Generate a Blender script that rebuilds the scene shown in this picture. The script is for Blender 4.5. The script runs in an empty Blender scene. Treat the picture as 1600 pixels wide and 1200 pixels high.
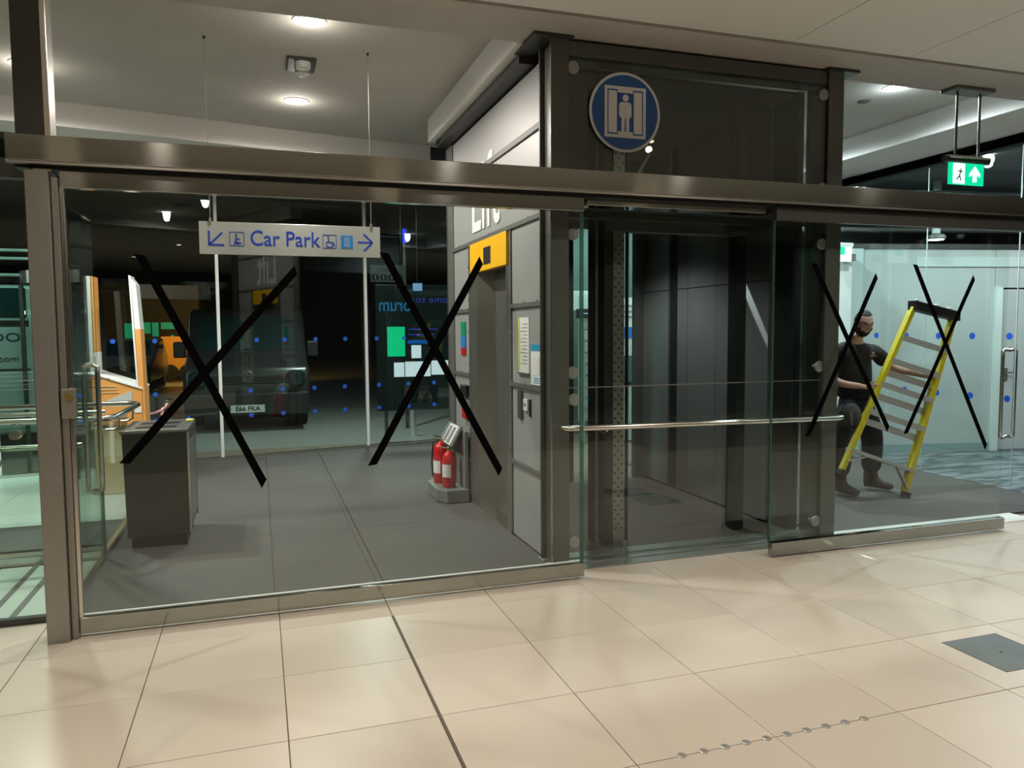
import bpy, bmesh, math, random
from mathutils import Matrix, Vector
random.seed(7)
PI = math.pi
SC = bpy.context.scene
COL = SC.collection

# ------------------------------------------------------------------ camera
CAM = Vector((-0.6673, -3.5967, 1.5850))
yaw, pitch, roll = math.radians(18.2255), math.radians(-4.0136), math.radians(-0.3941)
fw = Vector((math.sin(yaw) * math.cos(pitch), math.cos(yaw) * math.cos(pitch), math.sin(pitch)))
rt = Vector((math.cos(yaw), -math.sin(yaw), 0))
up = rt.cross(fw)
r2 = rt * math.cos(roll) + up * math.sin(roll)
u2 = -rt * math.sin(roll) + up * math.cos(roll)
cam_d = bpy.data.cameras.new('camera')
cam = bpy.data.objects.new('camera', cam_d)
COL.objects.link(cam)
m = Matrix((( r2.x, u2.x, -fw.x, CAM.x), (r2.y, u2.y, -fw.y, CAM.y), (r2.z, u2.z, -fw.z, CAM.z), (0, 0, 0, 1)))
cam.matrix_world = m
cam_d.sensor_width = 36
cam_d.lens = 1199.5 / 1600 * 36
cam_d.clip_start = 0.05
cam_d.clip_end = 200
SC.camera = cam

# ------------------------------------------------------------------ world, exposure
w = bpy.data.worlds.new('night'); SC.world = w; w.use_nodes = True
bg = w.node_tree.nodes['Background']
bg.inputs[0].default_value = (0.010, 0.014, 0.020, 1); bg.inputs[1].default_value = 0.35
SC.view_settings.view_transform = 'Standard'
SC.view_settings.look = 'None'
SC.view_settings.exposure = 0.36
SC.view_settings.gamma = 1
SC.view_settings.use_curve_mapping = False
cy = SC.cycles
cy.max_bounces = 7; cy.diffuse_bounces = 3; cy.glossy_bounces = 4; cy.transmission_bounces = 6
cy.transparent_max_bounces = 24
cy.caustics_reflective = False; cy.caustics_refractive = False
cy.use_denoising = True
cy.sample_clamp_indirect = 6.0

# ------------------------------------------------------------------ lights
def spot(name, loc, col, watt, size=0.09, ang=150, blend=0.6, aim=None):
    d = bpy.data.lights.new(name, 'SPOT'); d.color = col; d.energy = watt
    d.shadow_soft_size = size; d.spot_size = math.radians(ang); d.spot_blend = blend
    o = bpy.data.objects.new(name, d); o.location = loc; COL.objects.link(o)
    if aim is not None:
        o.rotation_euler = (Vector(aim) - Vector(loc)).to_track_quat('-Z', 'Y').to_euler()
    return o
def area(name, loc, col, watt, sx, sy, rot=(0, 0, 0)):
    d = bpy.data.lights.new(name, 'AREA'); d.shape = 'RECTANGLE'; d.size = sx; d.size_y = sy
    d.color = col; d.energy = watt
    o = bpy.data.objects.new(name, d); o.location = loc; o.rotation_euler = rot; COL.objects.link(o)
    return o
WARM = (1.0, 0.88, 0.74); NEUT = (1.0, 0.93, 0.84); COOL = (0.80, 0.96, 1.0)
LOBBY = [(-3.5, -1.2), (-1.32, -1.2), (0.9, -1.2), (3.1, -1.2), (5.3, -1.2), (-2.6, -4.4), (0.9, -4.6), (4.4, -4.4)]
for i, (x, y) in enumerate(LOBBY):
    spot('lobby_light', (x, y, 3.38), WARM if i not in (2, 4) else (1, .92, .82), 78, 0.03, 160, 0.8)
COFFER = [(-2.33, 3.40), (-0.28, 3.80), (-0.28, 1.90), (4.69, 1.88), (4.69, 3.6)]
for i, (x, y) in enumerate(COFFER):
    d = bpy.data.lights.new('coffer_light', 'POINT'); d.color = NEUT if i < 3 else COOL
    d.energy = 2.5; d.shadow_soft_size = 0.05
    o = bpy.data.objects.new('coffer_light', d); o.location = (x, y, 3.56); COL.objects.link(o)
    spot('coffer_light', (x, y, 3.62), NEUT if i < 3 else COOL, (125, 120, 105, 170, 170)[i], 0.06, 172, 0.4)
area('glazed_room_light', (7.6, 2.2, 3.0), (0.90, 0.98, 0.99), 62, 2.0, 2.0)
area('rear_hall_light', (4.4, 6.4, 3.3), (0.82, 0.98, 1.0), 60, 1.6, 1.0)
spot('left_passage_fill', (-2.5, 3.7, 3.3), (0.95, 1.0, 0.96), 180, 0.1, 150, 0.6)  # added fill to brighten the kiosk and passage, no fitting here
spot('outdoor_fill_light', (-3.4, 5.6, 3.2), (0.86, 1.0, 0.96), 300, 0.1, 110, 0.6, aim=(-4.0, 7.3, 1.4))  # added fill aimed at the left van from inside, no canopy
spot('outdoor_fill_light', (0.9, 8.0, 3.5), (0.92, 1.0, 0.95), 480, 0.1, 150, 0.6)  # added fill for the outside paving and the dark van
spot('street_light', (-6.5, 17.0, 5.0), (0.85, 0.95, 1.0), 260, 0.2, 150, 0.6)
spot('digger_fill_light', (-2.6, 21.8, 2.6), (1.0, 0.50, 0.12), 500, 0.1, 140, 0.6, aim=(-2.6, 24, 0.9))  # added orange fill aimed at the digger, no lamp stands there

spot('shaft_fill_light', (2.3, 2.9, 2.55), (0.97, 0.98, 0.95), 75, 0.08, 140, 0.6)  # added fill that brightens the lift interior, without a fitting
spot('shaft_streak_spot', (3.115, 2.74, 3.08), (0.95, 0.98, 1.0), 2600, 0.004, 3.0, 0.5, aim=(3.214, 1.925, 1.907))  # added spot imitating the diagonal reflection streak on the steel wall

# ------------------------------------------------------------------ materials
M = {}
def nm(name):
    mt = bpy.data.materials.new(name); mt.use_nodes = True; M[name] = mt
    return mt, mt.node_tree.nodes, mt.node_tree.links, mt.node_tree.nodes['Principled BSDF']
def mat(name, col, rough=0.6, metal=0.0, vary=0.06, scale=6.0, bump=0.0, bscale=60.0, aniso=0.0, emit=None, es=0.0, stretch=None, spec=None):
    mt, N, L, P = nm(name)
    P.inputs['Roughness'].default_value = rough; P.inputs['Metallic'].default_value = metal
    if spec is not None: P.inputs['Specular IOR Level'].default_value = spec
    tc = N.new('ShaderNodeTexCoord'); mp = N.new('ShaderNodeMapping')
    L.new(tc.outputs['Object'], mp.inputs[0])
    if stretch: mp.inputs['Scale'].default_value = stretch
    nz = N.new('ShaderNodeTexNoise'); nz.inputs['Scale'].default_value = scale; nz.inputs['Detail'].default_value = 4
    L.new(mp.outputs[0], nz.inputs['Vector'])
    mx = N.new('ShaderNodeMix'); mx.data_type = 'RGBA'
    c = Vector(col)
    mx.inputs[6].default_value = (*[max(0, v * (1 - vary)) for v in c], 1)
    mx.inputs[7].default_value = (*[min(1, v * (1 + vary)) for v in c], 1)
    L.new(nz.outputs['Fac'], mx.inputs[0]); L.new(mx.outputs[2], P.inputs['Base Color'])
    if bump:
        n2 = N.new('ShaderNodeTexNoise'); n2.inputs['Scale'].default_value = bscale; n2.inputs['Detail'].default_value = 3
        L.new(mp.outputs[0], n2.inputs['Vector'])
        b = N.new('ShaderNodeBump'); b.inputs['Strength'].default_value = bump; b.inputs['Distance'].default_value = 0.01
        L.new(n2.outputs['Fac'], b.inputs['Height']); L.new(b.outputs[0], P.inputs['Normal'])
    if aniso:
        P.inputs['Anisotropic Rotation'].default_value = 0.25
        P.inputs['Anisotropic'].default_value = aniso
        t = N.new('ShaderNodeTangent'); t.direction_type = 'RADIAL'; t.axis = 'Z'
        L.new(t.outputs[0], P.inputs['Tangent'])
    if emit:
        P.inputs['Emission Color'].default_value = (*emit, 1); P.inputs['Emission Strength'].default_value = es
    return mt
def glassmat(name, tint, ior=1.40, rough=0.0, haze=0.0, hazecol=(0.6, 0.7, 0.7)):
    mt = bpy.data.materials.new(name); mt.use_nodes = True; M[name] = mt
    N, L = mt.node_tree.nodes, mt.node_tree.links
    for n in list(N): N.remove(n)
    out = N.new('ShaderNodeOutputMaterial'); mix = N.new('ShaderNodeMixShader')
    tr = N.new('ShaderNodeBsdfTransparent'); gl = N.new('ShaderNodeBsdfGlossy'); fr = N.new('ShaderNodeFresnel')
    tr.inputs[0].default_value = (*tint, 1); gl.inputs['Roughness'].default_value = rough
    gl.inputs['Color'].default_value = (1, 1, 1, 1)
    ge = N.new('ShaderNodeNewGeometry'); mm = N.new('ShaderNodeMix')
    mm.inputs[2].default_value = ior; mm.inputs[3].default_value = 1.0 / ior
    L.new(ge.outputs['Backfacing'], mm.inputs[0]); L.new(mm.outputs[0], fr.inputs['IOR'])
    src = tr
    if haze > 0:
        df = N.new('ShaderNodeBsdfDiffuse'); df.inputs[0].default_value = (*hazecol, 1)
        mh = N.new('ShaderNodeMixShader'); mh.inputs[0].default_value = haze
        L.new(tr.outputs[0], mh.inputs[1]); L.new(df.outputs[0], mh.inputs[2]); src = mh
    L.new(fr.outputs[0], mix.inputs[0]); L.new(src.outputs[0], mix.inputs[1]); L.new(gl.outputs[0], mix.inputs[2])
    L.new(mix.outputs[0], out.inputs[0])
    return mt
def emat(name, col, s):
    mt = bpy.data.materials.new(name); mt.use_nodes = True; M[name] = mt
    N, L = mt.node_tree.nodes, mt.node_tree.links
    P = N['Principled BSDF']; P.inputs['Base Color'].default_value = (*[c * 0.5 for c in col], 1)
    P.inputs['Emission Color'].default_value = (*col, 1); P.inputs['Emission Strength'].default_value = s
    return mt

mat('steel', (0.37, 0.372, 0.345), 0.10, 1.0, 0.05, 3, 0.015, 30, 0.93, stretch=(0.3, 0.3, 30))
mat('steel_post', (0.36, 0.35, 0.32), 0.38, 1.0, 0.06, 3, 0.04, 30, 0.5, stretch=(20, 20, 0.3))
mat('bright_steel', (0.66, 0.63, 0.58), 0.22, 1.0, 0.04, 5)
mat('shaft_steel', (0.30, 0.315, 0.315), 0.28, 0.6, 0.10, 2.5, 0.03, 8, 0.7, stretch=(1, 1, 0.4))
mat('dark_frame', (0.060, 0.060, 0.054), 0.42, 0.3, 0.12, 4)
mat('grey_frame', (0.115, 0.115, 0.105), 0.42, 0.4, 0.08, 4)
mat('black_metal', (0.012, 0.013, 0.012), 0.45, 0.0, 0.1, 5)
mat('panel_grey', (0.40, 0.40, 0.395), 0.38, 0.15, 0.04, 1.5, 0.03, 3)
mat('fixing_steel', (0.34, 0.34, 0.32), 0.4, 0.4)
mat('stud_steel', (0.50, 0.49, 0.46), 0.32, 0.55)
mat('jamb_steel', (0.36, 0.35, 0.32), 0.32, 0.8, 0.08, 4)
mat('rail_grey', (0.16, 0.16, 0.15), 0.5, 0.3, 0.08, 5)
mat('concrete', (0.56, 0.535, 0.49), 0.85, 0, 0.16, 1.1, 0.35, 14)
mat('beam_concrete_lit', (0.84, 0.82, 0.78), 0.85, 0, 0.09, 1.4, 0.2, 16)  # paler copy of concrete, downlight on the beam faces put into colour
mat('plaster', (0.80, 0.80, 0.76), 0.8, 0, 0.05, 0.9, 0.05, 20)
mat('gap_dark', (0.06, 0.055, 0.05), 0.9)
mat('grout', (0.20, 0.155, 0.12), 0.9)
mat('joint_rubber', (0.13, 0.11, 0.085), 0.8)
mat('lobby_wall', (0.09, 0.085, 0.075), 0.7, 0, 0.2, 0.8)
mat('dark_ceiling', (0.045, 0.06, 0.062), 0.6, 0, 0.2, 1.2)
mat('black_soffit', (0.012, 0.012, 0.012), 0.8)
mat('tape', (0.003, 0.003, 0.003), 0.55, 0, 0.3, 40, 0.3, 90, spec=0.0)
mat('white_vinyl', (0.90, 0.90, 0.90), 0.4, emit=(1, 1, 1), es=0.0)
mat('yellow', (0.95, 0.50, 0.01), 0.45)
mat('display_dark', (0.05, 0.045, 0.06), 0.2)
mat('sign_blue', (0.012, 0.10, 0.36), 0.35)
mat('sign_white', (0.84, 0.83, 0.82), 0.4)
mat('alu_sign', (0.62, 0.62, 0.60), 0.30, 0.55, 0.03, 3, 0, 20, 0.7)
mat('letter_blue', (0.02, 0.06, 0.50), 0.4)
mat('letter_dark', (0.03, 0.03, 0.05), 0.5)
mat('red_paint', (0.62, 0.012, 0.018), 0.28)
mat('brass', (0.55, 0.42, 0.15), 0.35, 1)
mat('plastic_black', (0.012, 0.012, 0.012), 0.45)
mat('plastic_grey', (0.20, 0.21, 0.20), 0.5)
mat('paper', (0.85, 0.85, 0.84), 0.6)
mat('paper_yellow', (0.75, 0.75, 0.08), 0.6)
mat('paper_blue', (0.02, 0.33, 0.60), 0.6)
mat('ink', (0.25, 0.26, 0.27), 0.7)
mat('green_sign', (0.0, 0.30, 0.14), 0.5)
mat('blue_sign', (0.02, 0.22, 0.65), 0.5)
mat('bin_dark', (0.052, 0.052, 0.046), 0.36, 0.3, 0.05, 3)
mat('bin_top', (0.30, 0.30, 0.28), 0.35, 0.8)
mat('dot_blue', (0.01, 0.10, 0.62), 0.5)
mat('orange_board', (0.80, 0.36, 0.10), 0.5)
mat('wood', (0.62, 0.45, 0.22), 0.5, 0, 0.12, 3, 0.05, 30, stretch=(8, 8, 0.6))
mat('white_paint', (0.80, 0.80, 0.78), 0.5)
mat('ladder_yellow', (0.66, 0.54, 0.02), 0.42, 0, 0.08, 8)
mat('ladder_alu', (0.50, 0.50, 0.50), 0.42, 0.35, 0.08, 8)
mat('skin', (0.55, 0.32, 0.24), 0.55, 0, 0.08, 12)
mat('hair', (0.018, 0.013, 0.011), 0.7, 0, 0.4, 60, 0.6, 120)
mat('shirt', (0.018, 0.018, 0.019), 0.85, 0, 0.15, 10, 0.4, 14)
mat('trousers', (0.010, 0.012, 0.018), 0.85, 0, 0.2, 8, 0.4, 14)
mat('pouch', (0.06, 0.06, 0.058), 0.8, 0, 0.4, 22, 0.5, 40)
mat('boots', (0.028, 0.025, 0.021), 0.7)
mat('denim', (0.01, 0.035, 0.12), 0.85)
mat('frosted', (0.54, 0.565, 0.555), 0.35, 0, 0.05, 0.7)
mat('frosted_light', (0.62, 0.70, 0.68), 0.4, 0, 0.03, 0.7)
mat('white_column', (0.80, 0.85, 0.82), 0.5)
mat('skirting', (0.30, 0.40, 0.40), 0.5)
mat('asphalt', (0.30, 0.31, 0.29), 0.32, 0, 0.3, 3, 0.2, 60, stretch=(1, 4, 1))
mat('van_teal', (0.30, 0.38, 0.36), 0.35, 0.1)
mat('van_glass', (0.010, 0.03, 0.03), 0.12)
mat('van_dark', (0.045, 0.045, 0.045), 0.28, 0.4)
mat('car_grey', (0.16, 0.17, 0.165), 0.3, 0.4)
mat('rubber', (0.01, 0.01, 0.01), 0.8)
mat('plate', (0.60, 0.60, 0.55), 0.5)
mat('sill_metal', (0.30, 0.33, 0.31), 0.35, 0.5, 0.2, 4)
mat('floor_metal', (0.17, 0.175, 0.17), 0.42, 0.6, 0.35, 3)
mat('tile_left', (0.62, 0.68, 0.62), 0.30, 0, 0.08, 1.2)
mat('lift_floor', (0.10, 0.085, 0.065), 0.7, 0, 0.2, 5)
mat('totem', (0.020, 0.035, 0.035), 0.3)
mat('rope_red', (0.70, 0.35, 0.33), 0.7)
mat('teal_wall', (0.09, 0.13, 0.13), 0.6)
emat('lamp_disc', (1.0, 0.95, 0.86), 22)
emat('lamp_warm', (1.0, 0.80, 0.55), 14)
emat('lamp_cool', (0.85, 0.98, 1.0), 9)
emat('exit_green', (0.0, 0.62, 0.30), 0.95)
emat('exit_white', (0.75, 1.0, 0.88), 1.2)
emat('screen_green', (0.0, 0.68, 0.28), 0.9)
emat('screen_white', (0.80, 0.86, 0.95), 0.95)
emat('screen_blue', (0.30, 0.50, 0.85), 0.7)
emat('letter_cyan', (0.02, 0.22, 0.50), 0.5)
emat('letter_violet', (0.04, 0.06, 0.50), 0.6)
emat('blue_strip', (0.0, 0.12, 0.50), 0.6)
emat('beacon_blue', (0.02, 0.05, 0.9), 1.6)
emat('lit_green', (0.0, 0.30, 0.17), 0.6)
emat('lamp_small', (1.0, 0.97, 0.85), 6)
emat('channel_light', (1.0, 0.98, 0.94), 0.8)
emat('orange_glow', (0.80, 0.30, 0.02), 0.35)  # light falling on the digger put into its colour as a glow
glassmat('glass', (0.93, 0.965, 0.945))
glassmat('glass_green', (0.88, 0.955, 0.92))
glassmat('glass_far', (0.74, 0.80, 0.78), 1.55)
glassmat('glass_edge', (0.35, 0.58, 0.50), haze=0.35, hazecol=(0.10, 0.20, 0.16))
glassmat('glass_shaft', (0.86, 0.90, 0.88), 1.5)
glassmat('glass_part', (0.92, 0.965, 0.96))

def floor_tile_mat():
    mt, N, L, P = nm('tile')
    oi = N.new('ShaderNodeObjectInfo'); tc = N.new('ShaderNodeTexCoord')
    ad = N.new('ShaderNodeVectorMath'); ad.operation = 'ADD'
    L.new(tc.outputs['Object'], ad.inputs[0]); L.new(oi.outputs['Location'], ad.inputs[1])
    nz = N.new('ShaderNodeTexNoise'); nz.inputs['Scale'].default_value = 0.9; nz.inputs['Detail'].default_value = 3
    L.new(ad.outputs[0], nz.inputs['Vector'])
    r = N.new('ShaderNodeValToRGB')
    r.color_ramp.elements[0].position = 0.3; r.color_ramp.elements[0].color = (0.61, 0.53, 0.44, 1)
    r.color_ramp.elements[1].position = 0.7; r.color_ramp.elements[1].color = (0.66, 0.59, 0.51, 1)
    L.new(nz.outputs['Fac'], r.inputs[0])
    hsv = N.new('ShaderNodeHueSaturation'); mr = N.new('ShaderNodeMapRange')
    mr.inputs[3].default_value = 0.95; mr.inputs[4].default_value = 1.05
    L.new(oi.outputs['Random'], mr.inputs[0]); L.new(mr.outputs[0], hsv.inputs['Value'])
    L.new(r.outputs[0], hsv.inputs['Color']); L.new(hsv.outputs[0], P.inputs['Base Color'])
    n2 = N.new('ShaderNodeTexNoise'); n2.inputs['Scale'].default_value = 5; L.new(ad.outputs[0], n2.inputs['Vector'])
    m2 = N.new('ShaderNodeMapRange'); m2.inputs[3].default_value = 0.27; m2.inputs[4].default_value = 0.32
    L.new(n2.outputs['Fac'], m2.inputs[0]); L.new(m2.outputs[0], P.inputs['Roughness'])
floor_tile_mat()
def mat_carpet():
    mt, N, L, P = nm('mat_carpet')
    tc = N.new('ShaderNodeTexCoord')
    mp = N.new('ShaderNodeMapping'); mp.inputs['Scale'].default_value = (6, 90, 6); L.new(tc.outputs['Object'], mp.inputs[0])
    nz = N.new('ShaderNodeTexNoise'); nz.inputs['Scale'].default_value = 1.0; nz.inputs['Detail'].default_value = 5
    L.new(mp.outputs[0], nz.inputs['Vector'])
    n3 = N.new('ShaderNodeTexNoise'); n3.inputs['Scale'].default_value = 1.3; L.new(tc.outputs['Object'], n3.inputs['Vector'])
    a = N.new('ShaderNodeMath'); a.operation = 'ADD'; L.new(nz.outputs['Fac'], a.inputs[0]); L.new(n3.outputs['Fac'], a.inputs[1])
    r = N.new('ShaderNodeValToRGB')
    r.color_ramp.elements[0].position = 0.35; r.color_ramp.elements[0].color = (0.072, 0.068, 0.064, 1)
    r.color_ramp.elements[1].position = 0.7; r.color_ramp.elements[1].color = (0.108, 0.102, 0.096, 1)
    a2 = N.new('ShaderNodeMath'); a2.operation = 'MULTIPLY'; a2.inputs[1].default_value = 0.5
    L.new(a.outputs[0], a2.inputs[0]); L.new(a2.outputs[0], r.inputs[0]); L.new(r.outputs[0], P.inputs['Base Color'])
    P.inputs['Roughness'].default_value = 0.8
    b = N.new('ShaderNodeBump'); b.inputs['Strength'].default_value = 0.35; b.inputs['Distance'].default_value = 0.004
    L.new(nz.outputs['Fac'], b.inputs['Height']); L.new(b.outputs[0], P.inputs['Normal'])
mat_carpet()
def mat_pattern():
    mt, N, L, P = nm('pattern_carpet')
    tc = N.new('ShaderNodeTexCoord'); oi = N.new('ShaderNodeObjectInfo')
    ad = N.new('ShaderNodeVectorMath'); ad.operation = 'ADD'
    L.new(tc.outputs['Object'], ad.inputs[0]); L.new(oi.outputs['Location'], ad.inputs[1])
    mp = N.new('ShaderNodeMapping'); mp.inputs['Scale'].default_value = (1.5, 5.5, 1); mp.inputs['Rotation'].default_value = (0, 0, 0.35)
    L.new(ad.outputs[0], mp.inputs[0])
    nz = N.new('ShaderNodeTexNoise'); nz.inputs['Scale'].default_value = 1.6; nz.inputs['Detail'].default_value = 5; nz.inputs['Distortion'].default_value = 0.7
    L.new(mp.outputs[0], nz.inputs['Vector'])
    r = N.new('ShaderNodeValToRGB')
    r.color_ramp.elements[0].position = 0.42; r.color_ramp.elements[0].color = (0.075, 0.10, 0.108, 1)
    r.color_ramp.elements[1].position = 0.60; r.color_ramp.elements[1].color = (0.24, 0.28, 0.29, 1)
    L.new(nz.outputs['Fac'], r.inputs[0]); L.new(r.outputs[0], P.inputs['Base Color'])
    P.inputs['Roughness'].default_value = 0.9
mat_pattern()

# ------------------------------------------------------------------ mesh helpers
class MB:
    def __init__(s): s.v = []; s.f = []
    def box(s, x0, y0, z0, x1, y1, z1):
        n = len(s.v)
        s.v += [(x0, y0, z0), (x1, y0, z0), (x1, y1, z0), (x0, y1, z0), (x0, y0, z1), (x1, y0, z1), (x1, y1, z1), (x0, y1, z1)]
        s.f += [tuple(n + i for i in q) for q in ((0, 3, 2, 1), (4, 5, 6, 7), (0, 1, 5, 4), (1, 2, 6, 5), (2, 3, 7, 6), (3, 0, 4, 7))]
        return s
    def hexa(s, p):   # 8 points: bottom 4 then top 4 (ccw)
        n = len(s.v); s.v += [tuple(q) for q in p]
        s.f += [tuple(n + i for i in q) for q in ((0, 3, 2, 1), (4, 5, 6, 7), (0, 1, 5, 4), (1, 2, 6, 5), (2, 3, 7, 6), (3, 0, 4, 7))]
        return s
    def prism(s, poly, d):   # poly: list of 3D points, d: extrusion vector
        n = len(s.v); k = len(poly); d = Vector(d)
        s.v += [tuple(p) for p in poly] + [tuple(Vector(p) + d) for p in poly]
        s.f += [tuple(n + i for i in reversed(range(k))), tuple(n + k + i for i in range(k))]
        s.f += [(n + i, n + (i + 1) % k, n + k + (i + 1) % k, n + k + i) for i in range(k)]
        return s
    def bar(s, a, b, w, h, upv=(0, 0, 1)):   # rectangular bar from a to b
        a = Vector(a); b = Vector(b); d = (b - a).normalized(); u = Vector(upv)
        x = d.cross(u)
        if x.length < 1e-4: x = d.cross(Vector((0, 1, 0)))
        x.normalize(); y = x.cross(d).normalized()
        p = [a + x * sx * w / 2 + y * sy * h / 2 for sx, sy in ((-1, -1), (1, -1), (1, 1), (-1, 1))]
        return s.prism(p, b - a)
    def tube(s, pts, r, n=12, cap=True):
        pts = [Vector(p) for p in pts]; base = len(s.v)
        rr = r if isinstance(r, (list, tuple)) else [r] * len(pts)
        d0 = (pts[1] - pts[0]).normalized()
        u = d0.orthogonal().normalized()
        for i, p in enumerate(pts):
            if i == 0: d = pts[1] - pts[0]
            elif i == len(pts) - 1: d = pts[-1] - pts[-2]
            else: d = (pts[i + 1] - p).normalized() + (p - pts[i - 1]).normalized()
            d.normalize(); u = (u - d * u.dot(d)).normalized(); v = d.cross(u)
            for k in range(n):
                a = 2 * PI * k / n
                s.v.append(tuple(p + (u * math.cos(a) + v * math.sin(a)) * rr[i]))
        for i in range(len(pts) - 1):
            for k in range(n):
                a0 = base + i * n + k; a1 = base + i * n + (k + 1) % n
                s.f.append((a0, a1, a1 + n, a0 + n))
        if cap:
            s.f.append(tuple(base + k for k in reversed(range(n))))
            e = base + (len(pts) - 1) * n
            s.f.append(tuple(e + k for k in range(n)))
        return s
    def cyl(s, a, b, r, n=16): return s.tube([a, b], r, n)
    def lathe(s, c, prof, n=20):   # profile of (r, z) about vertical axis at c
        base = len(s.v); c = Vector(c)
        for r, z in prof:
            for k in range(n):
                a = 2 * PI * k / n
                s.v.append((c.x + r * math.cos(a), c.y + r * math.sin(a), c.z + z))
        for i in range(len(prof) - 1):
            for k in range(n):
                a0 = base + i * n + k; a1 = base + i * n + (k + 1) % n
                s.f.append((a0, a1, a1 + n, a0 + n))
        s.f.append(tuple(base + k for k in reversed(range(n))))
        e = base + (len(prof) - 1) * n
        s.f.append(tuple(e + k for k in range(n)))
        return s
    def mesh(s, name):
        me = bpy.data.meshes.new(name); me.from_pydata(s.v, [], s.f); me.update()
        bm = bmesh.new(); bm.from_mesh(me); bmesh.ops.recalc_face_normals(bm, faces=bm.faces); bm.to_mesh(me); bm.free()
        return me
    def build(s, name, mt, parent=None, bevel=0.0, smooth=False, seg=2):
        me = s.mesh(name)
        if bevel > 0:
            bm = bmesh.new(); bm.from_mesh(me)
            es = [e for e in bm.edges if len(e.link_faces) == 2 and e.calc_face_angle(0) > 0.6]
            bmesh.ops.bevel(bm, geom=es, offset=bevel, segments=seg, profile=0.5, affect='EDGES', clamp_overlap=True)
            bm.to_mesh(me); bm.free()
        return put(me, name, mt, parent, smooth)
def put(me, name, mt, parent=None, smooth=False):
    me.materials.clear(); me.materials.append(M[mt] if isinstance(mt, str) else mt)
    if smooth:
        for p in me.polygons: p.use_smooth = True
        try: me.set_sharp_from_angle(angle=math.radians(40))
        except Exception: pass
    o = bpy.data.objects.new(name, me); COL.objects.link(o)
    if parent is not None: adopt(o, parent)
    return o
WORLD = {}
def adopt(o, parent):
    o.parent = parent
    loc = WORLD.get(parent.name)
    if loc is not None: o.matrix_parent_inverse = Matrix.Translation(-loc)
def thing(name, label, cat, loc, group=None, kind=None):
    o = bpy.data.objects.new(name, None); COL.objects.link(o); o.location = loc; o.empty_display_size = 0.1
    WORLD[o.name] = Vector(loc)
    return tag(o, label, cat, group, kind)
def tag(o, label=None, cat=None, group=None, kind=None):
    if label: o['label'] = label
    if cat: o['category'] = cat
    if group: o['group'] = group
    if kind: o['kind'] = kind
    return o
def struct(o, label=None):
    o['kind'] = 'structure'
    if label: o['label'] = label
    return o
def sthing(name, loc=(0, 0, 0), label=None):
    o = bpy.data.objects.new(name, None); COL.objects.link(o); o.location = loc; WORLD[o.name] = Vector(loc)
    return struct(o, label)
def text_mesh(s, size, mirror=False, ext=0.0015, spacing=1.0, xs=1.0, off=0.0, align='CENTER'):
    cu = bpy.data.curves.new('t', 'FONT'); cu.body = s; cu.size = size; cu.extrude = ext; cu.align_x = align; cu.align_y = 'CENTER'
    cu.space_character = spacing; cu.resolution_u = 4; cu.offset = off
    o = bpy.data.objects.new('t', cu); COL.objects.link(o)
    bpy.context.view_layer.update()
    me = bpy.data.meshes.new_from_object(o.evaluated_get(bpy.context.evaluated_depsgraph_get()))
    bpy.data.objects.remove(o); bpy.data.curves.remove(cu)
    me.transform(Matrix.Diagonal((xs * (-1 if mirror else 1), 1, 1, 1)))
    if mirror: me.flip_normals()
    return me
FRONT = Matrix.Rotation(PI / 2, 4, 'X')                       # text facing -Y
SIDE = Matrix.Rotation(-PI / 2, 4, 'Z') @ FRONT               # text facing -X, reading towards -Y
def text(s, size, loc, mt, parent=None, rot=FRONT, name='lettering', **k):
    me = text_mesh(s, size, **k); me.transform(Matrix.Translation(loc) @ rot)
    return put(me, name, mt, parent)
def dup(o, loc, parent=None):
    c = o.copy(); COL.objects.link(c); c.location = loc
    if parent is not None: adopt(c, parent)
    return c

# ------------------------------------------------------------------ floor
TD = 0.588; TX = 0.6
def tile_mesh(x0, x1, y0, y1, g=0.0022):
    mb = MB(); x0 += g; x1 -= g; y0 += g; y1 -= g; c = 0.0015
    b = [(x0, y0, -0.012), (x1, y0, -0.012), (x1, y1, -0.012), (x0, y1, -0.012)]
    md = [(x, y, -0.0015) for x, y, _ in b]
    t = [(x0 + c, y0 + c, 0), (x1 - c, y0 + c, 0), (x1 - c, y1 - c, 0), (x0 + c, y1 - c, 0)]
    mb.v = b + md + t
    for k in (0, 4):
        for i in range(4): mb.f.append((k + i, k + (i + 1) % 4, k + 4 + (i + 1) % 4, k + 4 + i))
    mb.f.append((8, 9, 10, 11))
    return mb.mesh('tile')
floor = MB().box(-9, -9, -0.10, 12, 1.12, -0.006).box(-9, 1.12, -0.10, 12, 7.4, -0.012).build('floor', 'grout'); struct(floor)
tm = tile_mesh(0, TX, 0, TD); tml = tile_mesh(0, TX, 0, TD)
tmr = tile_mesh(0.005, TX, 0, TD); tmw = tile_mesh(0, TX - 0.005, 0, TD)
MATX = -1.74
for iy in range(-7, 2):
    for ix in range(-8, 13):
        me = tmr if ix == 0 else tmw if ix == -1 else tm
        if iy <= -6 and (ix < -5 or ix > 6): continue
        me_ = me
        if iy == 1 and 1.1 < ix * TX + .3 < 3.4:
            me_ = bpy.data.meshes.get('tile_sill') or tile_mesh(0, TX, 0, 0.41); me_.name = 'tile_sill'
        elif iy == 1: # shortened last row up to the mat
            me_ = bpy.data.meshes.get('tile_short')
            if me_ is None:
                me_ = tile_mesh(0, TX, 0, 0.53); me_.name = 'tile_short'
        o = put(me_, 'tile', 'tile', floor); o.location = (ix * TX, iy * TD, 0)
    # movement joint
MB().box(-0.004, -9, -0.011, 0.004, 1.1, -0.0012).build('movement_joint', 'joint_rubber', floor)
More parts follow.
